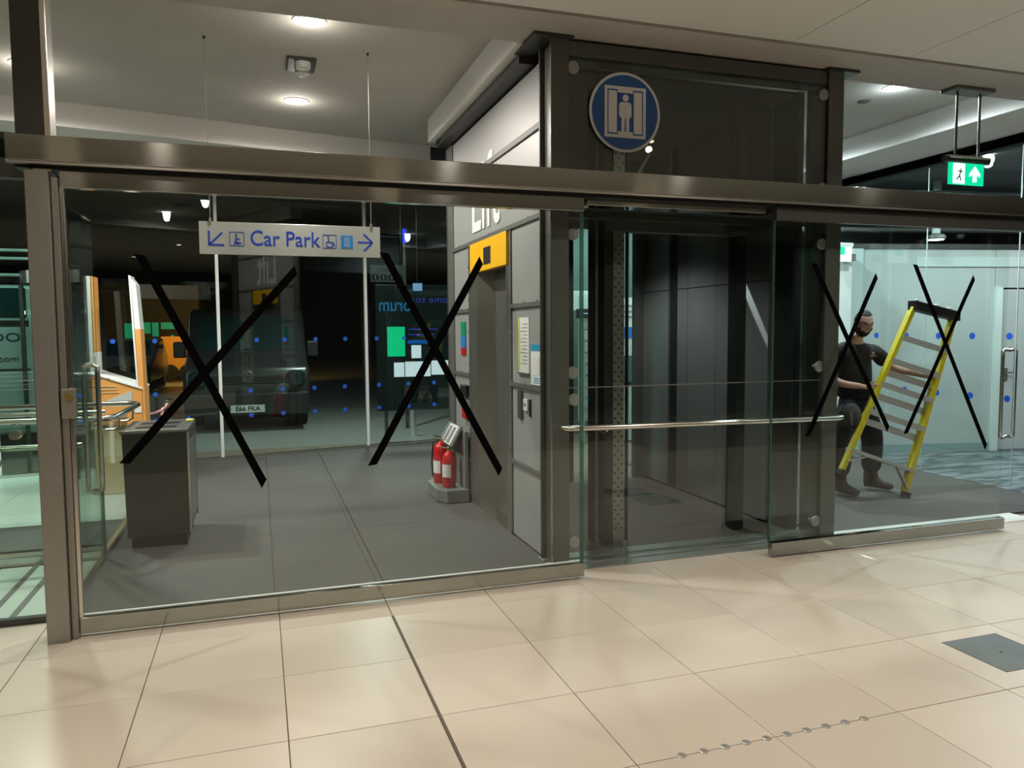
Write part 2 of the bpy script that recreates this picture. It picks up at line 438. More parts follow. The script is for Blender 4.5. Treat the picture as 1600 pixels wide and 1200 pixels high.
# pale tiles in the left passage
for iy in range(0, 9):
    y0 = 1.14 + iy * TD
    if 2.6 < y0 + 0.3 < 3.6: continue
    for ix in range(-8, -2):
        x0 = -1.76 + (ix + 2) * TX
        o = put(tml, 'tile', 'tile_left', floor); o.location = (x0, y0 if iy < 3 else y0 - 0.5 + 0.44, 0)
MB().box(-6, 2.76, -0.02, -1.77, 3.56, 0.004).build('entrance_strip', 'mat_carpet', floor)
for x in (-2.02, -2.15):
    MB().box(x - 0.018, 1.16, -0.005, x + 0.018, 2.36, 0.003).build('floor_track', 'rail_grey', floor)
# sill in front of the lift
sill = MB().box(1.14, 1.0, -0.004, 3.43, 1.07, 0.006).box(1.14, 1.12, -0.004, 3.43, 1.20, 0.010).box(1.14, 1.23, -0.004, 3.43, 1.34, 0.014)
struct(sill.build('trim_1', 'sill_metal', bevel=0.003), 'steel threshold at foot of lift glass')
MB().box(1.14, 1.0, -0.03, 3.43, 1.36, -0.001).build('threshold_bed', 'sill_metal', floor)
MB().box(1.2, 1.36, -0.03, 3.3, 3.75, 0.0).build('lift_floor', 'lift_floor', floor)

# mats
lm = thing('entrance_mat', 'large dark grey entrance mat behind the left sliding glass panel', 'mat', (-0.3, 3, 0))
for (a, b) in ((MATX, -0.62), (-0.615, 0.035), (0.043, 1.17)):
    y1a = 6.47 + (a + 1.4) * 0.18; y1b = 6.47 + (b + 1.4) * 0.18
    for (c, d) in ((1.12, 2.6), (2.604, 4.4), (4.404, None)):
        e0 = d if d else y1a; e1 = d if d else y1b
        bb = b if not (b == 1.17 and d is None) else 2.6
        if bb == 2.6: e1 = 6.47 + (2.6 + 1.4) * 0.18
        MB().hexa([(a, c, -0.012), (bb, c, -0.012), (bb, e1, -0.012), (a, e0, -0.012), (a, c, 0.003), (bb, c, 0.003), (bb, e1, 0.003), (a, e0, 0.003)]).build('mat_section', 'mat_carpet', lm)
rm = thing('entrance_mat', 'dark grey mat under the man with the ladder', 'mat', (4.8, 2.5, 0))
for (a, b) in ((3.43, 4.8), (4.804, 6.22)):
    MB().box(a, 1.20, -0.012, b, 4.6, 0.003).build('mat_section', 'mat_carpet', rm)
# patterned carpet to the right
cm = MB().box(0, 0, 0, 0.498, 0.498, 0.012).mesh('carpet_tile')
fc = MB().box(6.22, 0.9, -0.03, 11, 5.0, -0.010).build('floor', 'asphalt'); struct(fc, 'floor beneath blue grey patterned carpet tiles')
for i in range(9):
    for j in range(8):
        o = put(cm, 'carpet_tile', 'pattern_carpet', fc); o.location = (6.25 + i * 0.5, 1.0 + j * 0.5, -0.010)

# metal plate and studs
fp = thing('floor_plate', 'square scuffed grey metal access plate set in the tiles', 'floor plate', (2.73, -0.88, 0))
MB().box(2.555, -1.05, -0.006, 2.915, -0.695, 0.0025).build('cover', 'floor_metal', fp, bevel=0.001)
MB().cyl((2.73, -0.88, 0.002), (2.73, -0.88, 0.0035), 0.008, 12).build('screw', 'black_metal', fp)
st = MB().lathe((0, 0, 0), [(0.0175, -0.002), (0.0175, 0.002), (0.0145, 0.005), (0.006, 0.0052)], 20).mesh('floor_stud')
ORD = ('leftmost stud', 'second stud from the left', 'third stud from the left', 'fourth stud from the left', 'fifth stud from the left', 'fifth stud from the right', 'fourth stud from the right', 'third stud from the right', 'second stud from the right', 'rightmost stud')
for i in range(10):
    o = put(st, 'floor_stud', 'stud_steel', None, True); o.location = (0.785 + 0.0933 * i, -1.176, 0)
    tag(o, ORD[i] + ' in the row of ten round steel studs on the floor', 'stud', 'row of tactile floor studs')
ends = ('leftmost', 'rightmost')

# ------------------------------------------------------------------ ceiling
ZC = 3.46; ZS = 3.68
ce = sthing('ceiling', (0, 0, 3.46))
for a, b in ((-9, 2.715), (2.722, 3.69), (3.697, 12)):
    MB().box(a, -9, ZC, b, 0.745, ZC + 0.05).build('plaster_panel', 'plaster', ce)
MB().box(-9, 0.74, ZC + 0.025, 12, 0.82, ZC + 0.06).build('shadow_gap', 'gap_dark', ce)
MB().box(-9, 0.79, ZC, 12, 1.28, ZC + 0.30).build('edge_beam', 'concrete', ce)
MB().box(-9, 1.28, ZS, 12, 5.2, ZS + 0.1).build('coffer_slab', 'concrete', ce)
MB().box(0.99, 1.28, ZC - 0.01, 1.205, 4.06, ZS).build('downstand_beam', 'beam_concrete_lit', ce, bevel=0.006)
MB().box(5.59, 1.28, ZC - 0.01, 6.38, 6.5, ZS).build('downstand_beam', 'beam_concrete_lit', ce, bevel=0.006)
# far beam, slightly curved in plan
pl = [(-6, 3.95), (-2.77, 4.36), (-1.78, 4.54), (-0.64, 4.80), (0.4, 5.02), (1.25, 5.14)]
pts = [(x, y, ZC) for x, y in pl] + [(x, y + 0.46, ZC) for x, y in reversed(pl)]
MB().prism(pts, (0, 0, ZS - ZC)).build('curved_beam', 'beam_concrete_lit', ce)
MB().box(-9, 5.2, ZS - 0.02, 12, 7.6, ZS + 0.05).build('rear_ceiling', 'black_soffit', ce)
MB().box(6.38, 1.28, 3.30, 12, 6.4, 3.36).build('services_ceiling', 'dark_ceiling', ce)

def downlight(x, y, z, label, r=0.085, mt='lamp_disc', grp=None):
    t = thing('downlight', label, 'ceiling light', (x, y, z), grp)
    n = 28; mb = MB()
    prof = [(r, 0.0), (r + 0.028, 0.0), (r + 0.026, -0.006), (r, -0.008)]
    base = 0
    for rr, zz in prof:
        for k in range(n): mb.v.append((x + rr * math.cos(2 * PI * k / n), y + rr * math.sin(2 * PI * k / n), z + zz))
    for i in range(4):
        for k in range(n):
            a = i * n + k; b = i * n + (k + 1) % n; c = ((i + 1) % 4) * n
            mb.f.append((a, b, c + (k + 1) % n, c + k))
    mb.build('bezel', 'white_paint', t, smooth=True)
    MB().cyl((x, y, z - 0.001), (x, y, z - 0.006), r, 28).build('diffuser', mt, t)
    return t
downlight(-2.33, 3.40, ZS, 'recessed downlight beside the left steel post')
downlight(-0.28, 1.90, ZS, 'recessed downlight nearest the facade, above the smoke detector')
downlight(-0.28, 3.80, ZS, 'bright recessed downlight above the hanging car park sign')
downlight(4.69, 1.88, ZS, 'recessed downlight right of the lift shaft top')
downlight(4.69, 3.60, ZS, 'recessed downlight deep in the right bay behind the lift', mt='lamp_cool')
for i, (x, y) in enumerate(LOBBY):
    MB().cyl((x, y, ZC - 0.001), (x, y, ZC - 0.006), 0.05, 24).build('lamp_lens', 'lamp_warm', ce)
# smoke detector
t = thing('smoke_detector', 'white smoke detector on a dark square plate in the concrete ceiling', 'smoke detector', (-0.29, 2.78, ZS))
MB().box(-0.40, 2.62, ZS - 0.02, -0.18, 2.94, ZS).build('base_plate', 'dark_frame', t, bevel=0.018)
MB().lathe((-0.28, 2.70, ZS - 0.07), [(0.03, 0), (0.055, 0.006), (0.06, 0.05)], 20).build('sounder', 'white_paint', t, smooth=True)
MB().lathe((-0.28, 2.86, ZS - 0.075), [(0.025, 0), (0.04, 0.012), (0.055, 0.02), (0.055, 0.055)], 20).build('detector_head', 'white_paint', t, smooth=True)
t = thing('ceiling_sensor', 'small round sensor in the ceiling right of the lift', 'sensor', (4.73, 2.30, ZS))
MB().lathe((4.73, 2.30, ZS - 0.02), [(0.02, 0), (0.045, 0.008), (0.06, 0.02)], 20).build('dome', 'rail_grey', t, smooth=True)
t = thing('camera_dome', 'tiny black camera under the end of the concrete beam', 'security camera', (1.09, 3.92, ZC - 0.01))
MB().box(1.05, 3.86, ZC - 0.05, 1.13, 3.98, ZC - 0.01).build('body', 'plastic_black', t, bevel=0.008)
MB().cyl((1.09, 3.86, ZC - 0.03), (1.09, 3.85, ZC - 0.03), 0.012, 12).build('lens', 'lamp_small', t)

# ------------------------------------------------------------------ shell behind the camera and sides
struct(MB().box(-9, -9.1, 0, 12, -9, ZC).build('wall_back', 'lobby_wall'))
struct(MB().box(-9.1, -9, 0, -9, 1.1, ZC).build('wall_left', 'lobby_wall'))
struct(MB().box(12, -9, 0, 12.1, 7.4, ZC).build('wall_right', 'lobby_wall'))

# ------------------------------------------------------------------ facade header, posts, sliding panels
hd = sthing('trim_2', (1, 0.8, 2.48), 'long stainless steel header beam across the glass front')
MB().box(-1.80, 0.735, 2.425, 7.5, 1.00, 2.548).build('beam_face', 'steel', hd, bevel=0.003)
MB().box(-1.80, 0.735, 2.410, 7.5, 0.765, 2.4225).build('lip', 'bright_steel', hd)
MB().box(-1.78, 0.80, 2.400, 7.5, 0.99, 2.424).build('track', 'black_metal', hd)
MB().box(1.30, 0.86, 2.36, 2.66, 0.98, 2.40).build('track_cover', 'steel', hd, bevel=0.003)

p = thing('steel_post', 'brushed steel post at the left end of the glass front', 'post', (-1.67, 0.85, 0))
MB().box(-1.733, 0.765, 0.0, -1.628, 0.93, 2.385).build('lower_post', 'steel_post', p, bevel=0.004)
MB().box(-1.627, 0.80, 0.0, -1.595, 0.90, 2.36).build('door_stile', 'steel_post', p, bevel=0.003)
MB().box(-1.70, 0.80, 2.385, -1.62, 0.92, 2.402).build('cap', 'bright_steel', p)
MB().box(-1.622, 0.770, 1.155, -1.552, 0.80, 1.305).build('lock_box', 'steel_post', p, bevel=0.004)
MB().cyl((-1.585, 0.772, 1.265), (-1.585, 0.755, 1.265), 0.018, 20).build('keyhole', 'brass', p)
p = thing('steel_post', 'dark steel post rising from the header to the ceiling at upper left', 'post', (-1.70, 0.85, 2.55))
MB().box(-1.775, 0.82, 2.548, -1.65, 0.96, ZC).build('upper_post', 'dark_frame', p, bevel=0.004)
MB().box(-1.649, 0.825, 2.548, -1.622, 0.95, ZC).build('edge_strip', 'bright_steel', p, bevel=0.002)

def pane(x0, x1, z0, z1, y, th, name, mt, parent):
    return MB().box(x0, y, z0, x1, y + th, z1).build(name, mt, parent)
d1 = sthing('door_1', (-0.2, 0.83, 0), 'left sliding glass panel with two black tape crosses')
pane(-1.594, 1.262, 0.10, 2.315, 0.832, 0.012, 'glass_pane', 'glass', d1)
MB().box(1.242, 0.830, 0.10, 1.264, 0.846, 2.315).build('glass_edge', 'glass_edge', d1)
MB().box(-1.592, 0.815, 0.018, 1.262, 0.862, 0.106).build('bottom_rail', 'steel', d1, bevel=0.003)
MB().box(-1.592, 0.845, 0.106, 1.262, 0.864, 0.111).build('rail_highlight', 'white_paint', d1)  # white strip painted as the highlight along the rail's top edge
MB().box(-1.592, 0.815, 2.312, 1.262, 0.862, 2.398).build('top_rail', 'steel', d1, bevel=0.003)
MB().box(-1.594, 0.818, 0.10, -1.575, 0.858, 2.315).build('end_stile', 'bright_steel', d1, bevel=0.002)
d2 = sthing('door_2', (3.7, 0.83, 0), 'right sliding glass panel with two black tape crosses')
pane(2.66, 4.80, 0.10, 2.315, 0.832, 0.012, 'glass_pane', 'glass', d2)
MB().box(2.660, 0.830, 0.10, 2.674, 0.846, 2.315).build('glass_edge', 'glass_edge', d2)
MB().box(2.66, 0.79, 0.018, 4.80, 0.838, 0.106).build('bottom_rail', 'steel', d2, bevel=0.003)
MB().box(2.66, 0.80, 2.312, 7.40, 0.862, 2.398).build('top_rail', 'dark_frame', d2, bevel=0.003)
MB().box(3.44, 0.97, 0.0, 5.35, 1.195, 0.008).build('floor_channel', 'white_paint', d2)

# tape crosses
def strip(mb, a, b, wd, y=0.8305):
    a = Vector((a[0], 0, a[1])); b = Vector((b[0], 0, b[1])); d = (b - a); L = d.length; d.normalize(); n = Vector((-d.z, 0, d.x))
    k = 7; base = len(mb.v); rng = random.Random(int(a.x * 1000))
    for i in range(k):
        tt = i / (k - 1); c = a + d * L * tt
        sk = wd * 0.35 * (1 if i == 0 else -1 if i == k - 1 else 0)
        for s in (-1, 1):
            e = c + n * s * (wd / 2 + rng.uniform(-0.0015, 0.0015)) + d * s * sk
            mb.v.append((e.x, y - 0.0012, e.z)); mb.v.append((e.x, y, e.z))
    for i in range(k - 1):
        q = base + i * 4
        mb.f += [(q, q + 4, q + 6, q + 2), (q + 1, q + 3, q + 7, q + 5), (q, q + 1, q + 5, q + 4), (q + 2, q + 6, q + 7, q + 3)]
    mb.f += [(base, base + 2, base + 3, base + 1), (base + (k - 1) * 4, base + (k - 1) * 4 + 1, base + (k - 1) * 4 + 3, base + (k - 1) * 4 + 2)]
CR = [('black tape cross over the bin, leftmost on the glass', [((-1.241, 1.989), (-0.659, 0.745)), ((-0.461, 1.925), (-1.352, 0.900))]),
      ('black tape cross in front of the yellow lift sign and extinguishers', [((0.027, 2.03), (0.712, 0.72)), ((0.603, 2.0), (-0.062, 0.812))]),
      ('black tape cross in front of the bearded man', [((2.994, 2.03), (3.679, 0.845)), ((3.537, 1.955), (2.97, 0.83))]),
      ('rightmost black tape cross, in front of the ladder top', [((3.883, 2.04), (4.632, 0.66)), ((4.449, 1.955), (3.84, 0.805))])]
for i, (lb, ss) in enumerate(CR):
    (a, b), (c, d) = ss
    t = thing('tape_cross', lb, 'tape', ((a[0] + b[0]) / 2, 0.83, min(b[1], d[1])), 'tape crosses on the glass')
    for k, (q, r) in enumerate(ss):
        mb = MB(); strip(mb, q, r, 0.042 if i < 2 else 0.036, 0.8315 - 0.0014 * k); mb.build('tape_strip', 'tape', t)

# fixed glazing left of the post
w1 = sthing('window_1', (-3, 1.14, 0), 'fixed glass bay left of the steel post')
pane(-5.2, -1.76, 0.04, 2.40, 1.135, 0.012, 'glass_pane', 'glass_green', w1)
MB().box(-5.2, 1.12, 0.0, -1.70, 1.165, 0.035).build('bottom_channel', 'dark_frame', w1)
MB().box(-5.2, 1.10, 2.40, -1.70, 1.18, 2.50).build('head_rail', 'dark_frame', w1)

# left partition with glass door and handle
def dotmesh(axis):
    mb = MB(); n = 14; a = Vector(axis) * 0.0015
    mb.tube([-a, a], 0.034, n); return mb.mesh('marker_dot')
dotX = dotmesh((1, 0, 0)); dotY = dotmesh((0, 1, 0))
def handle(x, y, z0, z1, parent, off=0.085):
    for s in (-1, 1):
        xx = x + s * off
        pts = [(x, y, z0 + 0.03), (xx - s * 0.03, y, z0 + 0.03 - 0.02), (xx, y, z0 + 0.03), (xx, y, z0 + 0.08), (xx, y, z1 - 0.08), (xx, y, z1 - 0.03), (xx - s * 0.03, y, z1 - 0.01), (x, y, z1 - 0.02)]
        MB().tube(pts, 0.017, 14).build('pull_handle', 'bright_steel', parent, smooth=True)
w2 = sthing('door_3', (-1.74, 1.8, 0), 'glass side door with steel pull handles behind the left post')
MB().box(-1.746, 1.20, 0.03, -1.734, 2.37, 2.35).build('glass_pane', 'glass_green', w2)
MB().box(-1.752, 2.352, 0.03, -1.728, 2.372, 0.98).build('edge_strip', 'glass_edge', w2)
MB().box(-1.755, 1.19, 0.004, -1.725, 2.37, 0.035).build('shoe', 'bright_steel', w2)
handle(-1.74, 2.15, 0.50, 1.385, w2, 0.042)
# balustrade
b = thing('glass_balustrade', 'glass balustrade with steel tube handrail beside the left passage', 'balustrade', (-2.2, 3.0, 0))
MB().box(-4.8, 2.375, 0.05, -1.76, 2.387, 0.95).build('glass_pane', 'glass_green', b)
MB().box(-1.752, 2.40, 0.05, -1.740, 3.56, 0.95).build('glass_pane', 'glass_green', b)
MB().box(-4.8, 2.36, 0.004, -1.76, 2.40, 0.05).build('shoe', 'bright_steel', b)
MB().box(-1.765, 2.40, 0.004, -1.73, 3.56, 0.045).build('shoe', 'bright_steel', b)
MB().tube([(-4.8, 2.38, 0.985), (-1.80, 2.38, 0.985), (-1.72, 2.40, 0.985), (-1.66, 2.50, 0.985), (-1.64, 3.45, 0.985), (-1.66, 3.56, 0.985), (-1.74, 3.60, 0.985), (-4.8, 3.60, 0.985)], 0.021, 14).build('handrail', 'bright_steel', b, smooth=True)
MB().tube([(-4.8, 3.52, 0.93), (-1.9, 3.52, 0.93)], 0.018, 12).build('lower_handrail', 'bright_steel', b, smooth=True)
MB().tube([(-4.8, 2.42, 0.80), (-1.86, 2.42, 0.80)], 0.021, 12).build('lower_handrail', 'bright_steel', b, smooth=True)
MB().tube([(-4.8, 3.56, 1.22), (-1.86, 3.56, 1.20)], 0.004, 8).build('wire', 'bright_steel', b)
MB().tube([(-4.8, 3.56, 1.14), (-1.86, 3.56, 1.13)], 0.004, 8).build('wire', 'bright_steel', b)
for q in ((-2.25, 2.33, 0.90), (-2.38, 2.33, 0.70), (-2.02, 2.33, 0.78)):
    MB().cyl(q, (q[0], q[1] + 0.09, q[2]), 0.032, 20).build('clamp_disc', 'bright_steel', b, smooth=True)
for x in (-1.65, -1.645):
    y = 2.62 if x == -1.65 else 3.2
    MB().tube([(x, y, 0.97), (x, y, 0.90), (x - 0.04, y, 0.88), (-1.746, y, 0.88)], 0.008, 8).build('bracket', 'bright_steel', b, smooth=True)

# ------------------------------------------------------------------ lift shaft
ls = thing('lift_shaft', 'steel framed lift shaft with tall glass front in the middle', 'lift', (2.28, 2.4, 0))
def hcol(x0, x1, y0, y1, z0, z1, mt):
    mb = MB(); tf = 0.018
    mb.box(x0, y0, z0, x1, y0 + tf, z1); mb.box(x0, y1 - tf, z0, x1, y1, z1)
    xm = (x0 + x1) / 2; mb.box(xm - 0.03, y0 + tf, z0, xm + 0.03, y1 - tf, z1)
    return mb.build('column', mt, ls, bevel=0.002)
hcol(1.145, 1.270, 1.08, 1.30, 0.0, ZC - 0.02, 'grey_frame')
hcol(3.305, 3.435, 1.08, 1.32, 0.0, ZC - 0.02, 'grey_frame')
MB().box(1.141, 1.076, 0.02, 1.147, 1.084, 3.38).build('edge_strip', 'bright_steel', ls)
MB().box(1.27, 1.10, 3.345, 3.305, 1.28, 3.44).build('top_beam', 'grey_frame', ls, bevel=0.003)
MB().box(1.03, 1.06, 3.438, 1.30, 1.45, 3.458).build('cap_plate', 'dark_frame', ls)
MB().box(3.28, 1.06, 3.438, 3.56, 1.40, 3.458).build('cap_plate', 'dark_frame', ls)
MB().box(1.06, 1.45, 3.385, 1.26, 3.98, 3.445).build('side_beam', 'dark_frame', ls)
MB().box(1.155, 3.78, 0.0, 1.205, 3.96, 3.385).build('corner_post', 'rail_grey', ls, bevel=0.003)
MB().box(1.158, 3.97, 0.0, 1.23, 4.02, 3.385).build('corner_post', 'dark_frame', ls, bevel=0.003)
# side wall panels and rails (face at x=1.17)
XS = 1.17
zr = [0.0, 0.585, 1.175, 1.765, 2.36, 2.955, 3.385]
mr_ = MB(); bolts = MB()
def bolt(y, z):
    bolts.tube([(1.163, y, z), (1.149, y, z)], 0.0075, 6)
for i in range(6):
    z0, z1 = zr[i] + 0.014, zr[i + 1] - 0.014
    segs = [(1.335, 1.965), (3.20, 3.755)] if i < 4 else [(1.335, 3.755)]
    for (a, c) in segs:
        MB().box(XS, a, z0, XS + 0.03, c, z1).build('cladding_panel', 'panel_grey', ls, bevel=0.004)
for z in zr[1:5]:
    for (a, c) in ([(1.32, 2.0), (3.17, 3.77)] if z < 2.3 else [(1.32, 3.77)]):
        MB().box(1.152, a, z - 0.016, 1.20, c, z + 0.016).build('cladding_rail', 'rail_grey', ls)
        for k in range(3):
            bolts.tube([(1.16, a + (c - a) * (0.1 + 0.4 * k), z + 0.014), (1.16, a + (c - a) * (0.1 + 0.4 * k), z + 0.024)], 0.006, 6)
MB().box(1.152, 1.32, 2.955 - 0.02, 1.20, 3.77, 2.955 + 0.02).build('cladding_rail', 'rail_grey', ls)
for (a, zt) in ((1.968, 2.36), (3.165, 2.36), (3.755, 3.385)):
    MB().box(1.158, a, 0.0, 1.20, a + 0.032, zt).build('cladding_rail', 'rail_grey', ls)
    z = 0.09
    while z < zt - 0.05:
        bolt(a + 0.016, z); z += 0.295
bolts.build('bolts', 'bright_steel', ls)['kind'] = 'stuff'
# landing door in the side
MB().box(1.16, 2.00, 0.0, 1.33, 2.09, 2.085).build('jamb', 'jamb_steel', ls, bevel=0.004)
MB().hexa([(1.16, 3.16, 0), (1.16, 2.93, 0), (1.33, 2.86, 0), (1.33, 3.16, 0), (1.16, 3.16, 2.085), (1.16, 2.93, 2.085), (1.33, 2.86, 2.085), (1.33, 3.16, 2.085)]).build('jamb', 'jamb_steel', ls)
MB().box(1.31, 2.09, 0.0, 1.335, 2.478, 2.085).build('landing_door', 'jamb_steel', ls, bevel=0.003)
MB().box(1.31, 2.484, 0.0, 1.335, 2.90, 2.085).build('landing_door', 'jamb_steel', ls, bevel=0.003)
MB().box(1.17, 2.05, -0.002, 1.33, 2.95, 0.004).build('door_sill', 'bright_steel', ls)
MB().box(1.20, 2.0, 2.085, 1.34, 3.16, 2.36).build('door_header', 'dark_frame', ls)
# front glass with point fixings
for z0, z1 in ((0.03, 1.196), (1.204, 2.395), (2.403, 3.345)):
    MB().box(1.275, 1.10, z0, 3.30, 1.114, z1).build('glass_pane', 'glass_shaft', ls)
MB().box(1.28, 1.098, 1.1965, 3.29, 1.102, 1.2035).build('glass_joint', 'jamb_steel', ls)
for (x, z) in [(1.31, 0.155), (1.31, 1.12), (1.30, 1.30), (1.305, 2.21), (1.305, 2.57), (1.307, 3.27), (3.275, 0.135), (3.28, 1.30), (3.28, 2.20), (3.275, 2.60), (3.27, 3.27)]:
    mb = MB(); mb.tube([(x, 1.10, z), (x, 1.094, z), (x, 1.088, z)], [0.042, 0.042, 0.036], 26); mb.tube([(x, 1.114, z), (x, 1.16, z)], 0.014, 12)
    mb.build('glass_fixing', 'fixing_steel', ls, smooth=True)
# handrail
mb = MB(); mb.tube([(1.24, 1.08, 0.945), (1.205, 1.02, 0.945), (1.225, 0.985, 0.945), (1.28, 0.975, 0.945), (3.36, 0.975, 0.925), (3.40, 0.99, 0.925), (3.41, 1.08, 0.925)], 0.019, 14)
mb.build('handrail', 'bright_steel', ls, smooth=True)
for x in (1.5, 2.3, 3.1):
    MB().tube([(x, 0.985, 0.92), (x, 1.04, 0.90), (x, 1.10, 0.90)], 0.008, 8).build('handrail_bracket', 'bright_steel', ls, smooth=True)
# inside: guide column with slots, verticals, right wall, rear glazing
MB().box(1.775, 1.47, 0.014, 1.865, 1.52, 3.30).build('slotted_guide', 'jamb_steel', ls, bevel=0.002)
sl = MB(); z = 0.12; k = 0
while z < 3.25:
    for dx in ((-0.028, 0.028) if k % 2 == 0 else (0.0,)):
        sl.box(1.82 + dx - 0.008, 1.4685, z - 0.006, 1.82 + dx + 0.008, 1.472, z + 0.006)
    z += 0.034; k += 1
sl.build('guide_slots', 'black_metal', ls)['kind'] = 'stuff'
MB().box(1.70, 1.46, 0.014, 1.765, 1.58, 3.33).build('guide_channel', 'black_metal', ls)
MB().box(1.635, 1.47, 0.014, 1.655, 1.60, 3.30).build('guide_rail', 'grey_frame', ls)
MB().box(1.90, 1.50, 0.014, 1.915, 1.53, 3.30).build('guide_rail', 'black_metal', ls)
MB().box(1.70, 1.45, 2.29, 2.92, 1.56, 2.42).build('door_head', 'dark_frame', ls, bevel=0.003)
MB().box(1.275, 1.36, 2.36, 3.30, 1.44, 2.44).build('cross_beam', 'dark_frame', ls)
MB().box(2.84, 1.50, 0.014, 2.92, 1.62, 3.33).build('door_post', 'black_metal', ls)
# right wall of stainless panels
ys = [1.40, 1.86, 2.10]
MB().box(3.24, 1.34, 0.0, 3.30, 3.80, 3.36).build('shaft_wall', 'black_metal', ls)
for (a, c) in ((1.62, 2.02), (2.10, 2.36), (2.365, 2.84), (2.845, 3.03), (3.20, 3.76)):
    for z0, z1 in ((0.02, 1.965), (1.972, 3.34)):
        MB().box(3.215, a, z0, 3.24, c, z1).build('wall_panel', 'shaft_steel', ls, bevel=0.002)
# rear wall (upper part solid, slim glazed strips below)
MB().box(1.22, 3.76, 2.62, 3.24, 3.80, 3.36).build('rear_panel', 'shaft_steel', ls)
MB().box(1.22, 3.74, 0.0, 2.42, 3.80, 2.62).build('rear_panel', 'black_metal', ls)
MB().box(2.64, 3.72, 0.0, 2.93, 3.80, 2.62).build('rear_panel', 'black_metal', ls)
MB().box(3.12, 3.72, 0.0, 3.24, 3.80, 2.62).build('rear_panel', 'grey_frame', ls)
MB().box(2.42, 3.76, 0.02, 3.12, 3.77, 2.62).build('rear_glass', 'glass_green', ls)
MB().box(1.22, 1.36, 3.34, 3.30, 3.80, 3.36).build('shaft_lid', 'black_metal', ls)
MB().box(1.34, 1.32, 0.0, 1.345, 3.8, 3.36).build('shaft_lining', 'black_metal', ls)
for (x, z) in ((1.42, 2.58), (1.95, 2.60)):
    MB().bar((x, 1.6, z), (x, 1.6, z + 0.30), 0.02, 0.02).bar((x, 1.6, z), (x + 0.18, 1.6, z + 0.28), 0.02, 0.02).bar((x, 1.6, z), (x + 0.26, 1.6, z), 0.02, 0.02).build('bracket', 'jamb_steel', ls)
MB().box(2.63, 2.50, 0.0005, 2.98, 2.95, 0.004).build('floor_pad', 'black_metal', ls)

# signs on / around the lift
t = thing('lift_sign', 'round blue sign with a white figure between lift doors', 'sign', (1.673, 1.08, 3.01))
def disc(r, y, d, mt, nm_, n=56):
    return MB().tube([(1.673, y, 3.012), (1.673, y - d, 3.012)], r, n).build(nm_, mt, t)
disc(0.258, 1.088, 0.004, 'sign_white', 'rim'); disc(0.240, 1.084, 0.002, 'sign_blue', 'face')
def srect(x0, z0, x1, z1, mt, nm_, y=1.082):
    MB().box(1.673 + x0, y - 0.0015, 3.012 + z0, 1.673 + x1, y, 3.012 + z1).build(nm_, mt, t)
for q in ((-0.15, -0.165, -0.13, 0.165), (0.13, -0.165, 0.15, 0.165), (-0.13, 0.145, 0.13, 0.165), (-0.13, -0.165, 0.13, -0.145), (-0.055, 0.125, 0.055, 0.146), (-0.055, -0.146, 0.055, -0.125)):
    srect(*q, 'sign_white', 'frame_bar')
for s in (-1, 1):
    srect(min(s * 0.062, s * 0.122), -0.135, max(s * 0.062, s * 0.122), 0.135, 'sign_white', 'door_symbol')
fig = MB(); fy = 1.0805
fig.tube([(1.675, 1.082, 3.105), (1.675, fy, 3.105)], 0.022, 20)
fig.prism([(1.673 + x, 1.082, 3.012 + z) for x, z in ((-0.045, 0.05), (-0.03, 0.066), (0.03, 0.066), (0.045, 0.05), (0.045, -0.02), (0.035, -0.035), (0.028, -0.035), (0.028, -0.125), (0.006, -0.125), (0.004, -0.035), (-0.004, -0.035), (-0.006, -0.125), (-0.028, -0.125), (-0.028, -0.035), (-0.035, -0.035), (-0.045, -0.02))], (0, -0.0015, 0))
fig.build('figure_symbol', 'sign_white', t)

t = thing('wall_lettering', 'large white word Lift on the grey cladding above the yellow panel', 'lettering', (1.168, 2.6, 2.42))
me = text_mesh('Lift', 0.86, ext=0.003, align='LEFT', off=0.004); me.transform(Matrix.Diagonal((0.77, 1, 1, 1)))
me.transform(Matrix.Translation((1.164, 3.10, 2.705)) @ SIDE)
put(me, 'letters', 'white_vinyl', t)
t = thing('lift_panel_sign', 'bright yellow panel with small dark display above the lift door', 'sign', (1.16, 2.6, 2.09))
yp = MB().box(1.150, 2.05, 2.088, 1.20, 3.11, 2.345).build('panel', 'yellow', t, bevel=0.003)
MB().box(1.146, 2.46, 2.135, 1.152, 2.66, 2.275).build('display', 'display_dark', yp)
def poster(label, y0, y1, z0, z1, name='notice', mt='paper', x=1.169):
    t = thing(name, label, 'notice', (x, (y0 + y1) / 2, z0))
    MB().box(x - 0.006, y0, z0, x, y1, z1).build('sheet', mt, t)
    return t
t = poster('tall white notice with yellow edge beside the lift door', 1.575, 1.80, 1.275, 1.675)
MB().box(1.160, 1.77, 1.30, 1.163, 1.80, 1.675).build('yellow_edge', 'paper_yellow', t)
for k in range(12):
    MB().box(1.1615, 1.60, 1.34 + 0.026 * k, 1.163, 1.60 + 0.15 - 0.03 * (k % 3), 1.345 + 0.026 * k).build('text_line', 'ink', t)
MB().box(1.155, 1.57, 1.262, 1.168, 1.805, 1.275).build('holder', 'rail_grey', t)
t = poster('white notice with blue heading beside the front lift column', 1.345, 1.53, 1.20, 1.485)
MB().box(1.1605, 1.345, 1.44, 1.163, 1.53, 1.485).build('blue_heading', 'paper_blue', t)
MB().box(1.1605, 1.36, 1.27, 1.163, 1.49, 1.40).build('picture', 'sign_white', t)
for k in range(3): MB().box(1.1605, 1.36, 1.215 + 0.016 * k, 1.163, 1.47, 1.221 + 0.016 * k).build('text_line', 'paper_blue', t)
t = thing('floor_directory', 'narrow green, blue and red sign strip left of the lift door', 'sign', (1.168, 3.4, 1.36))
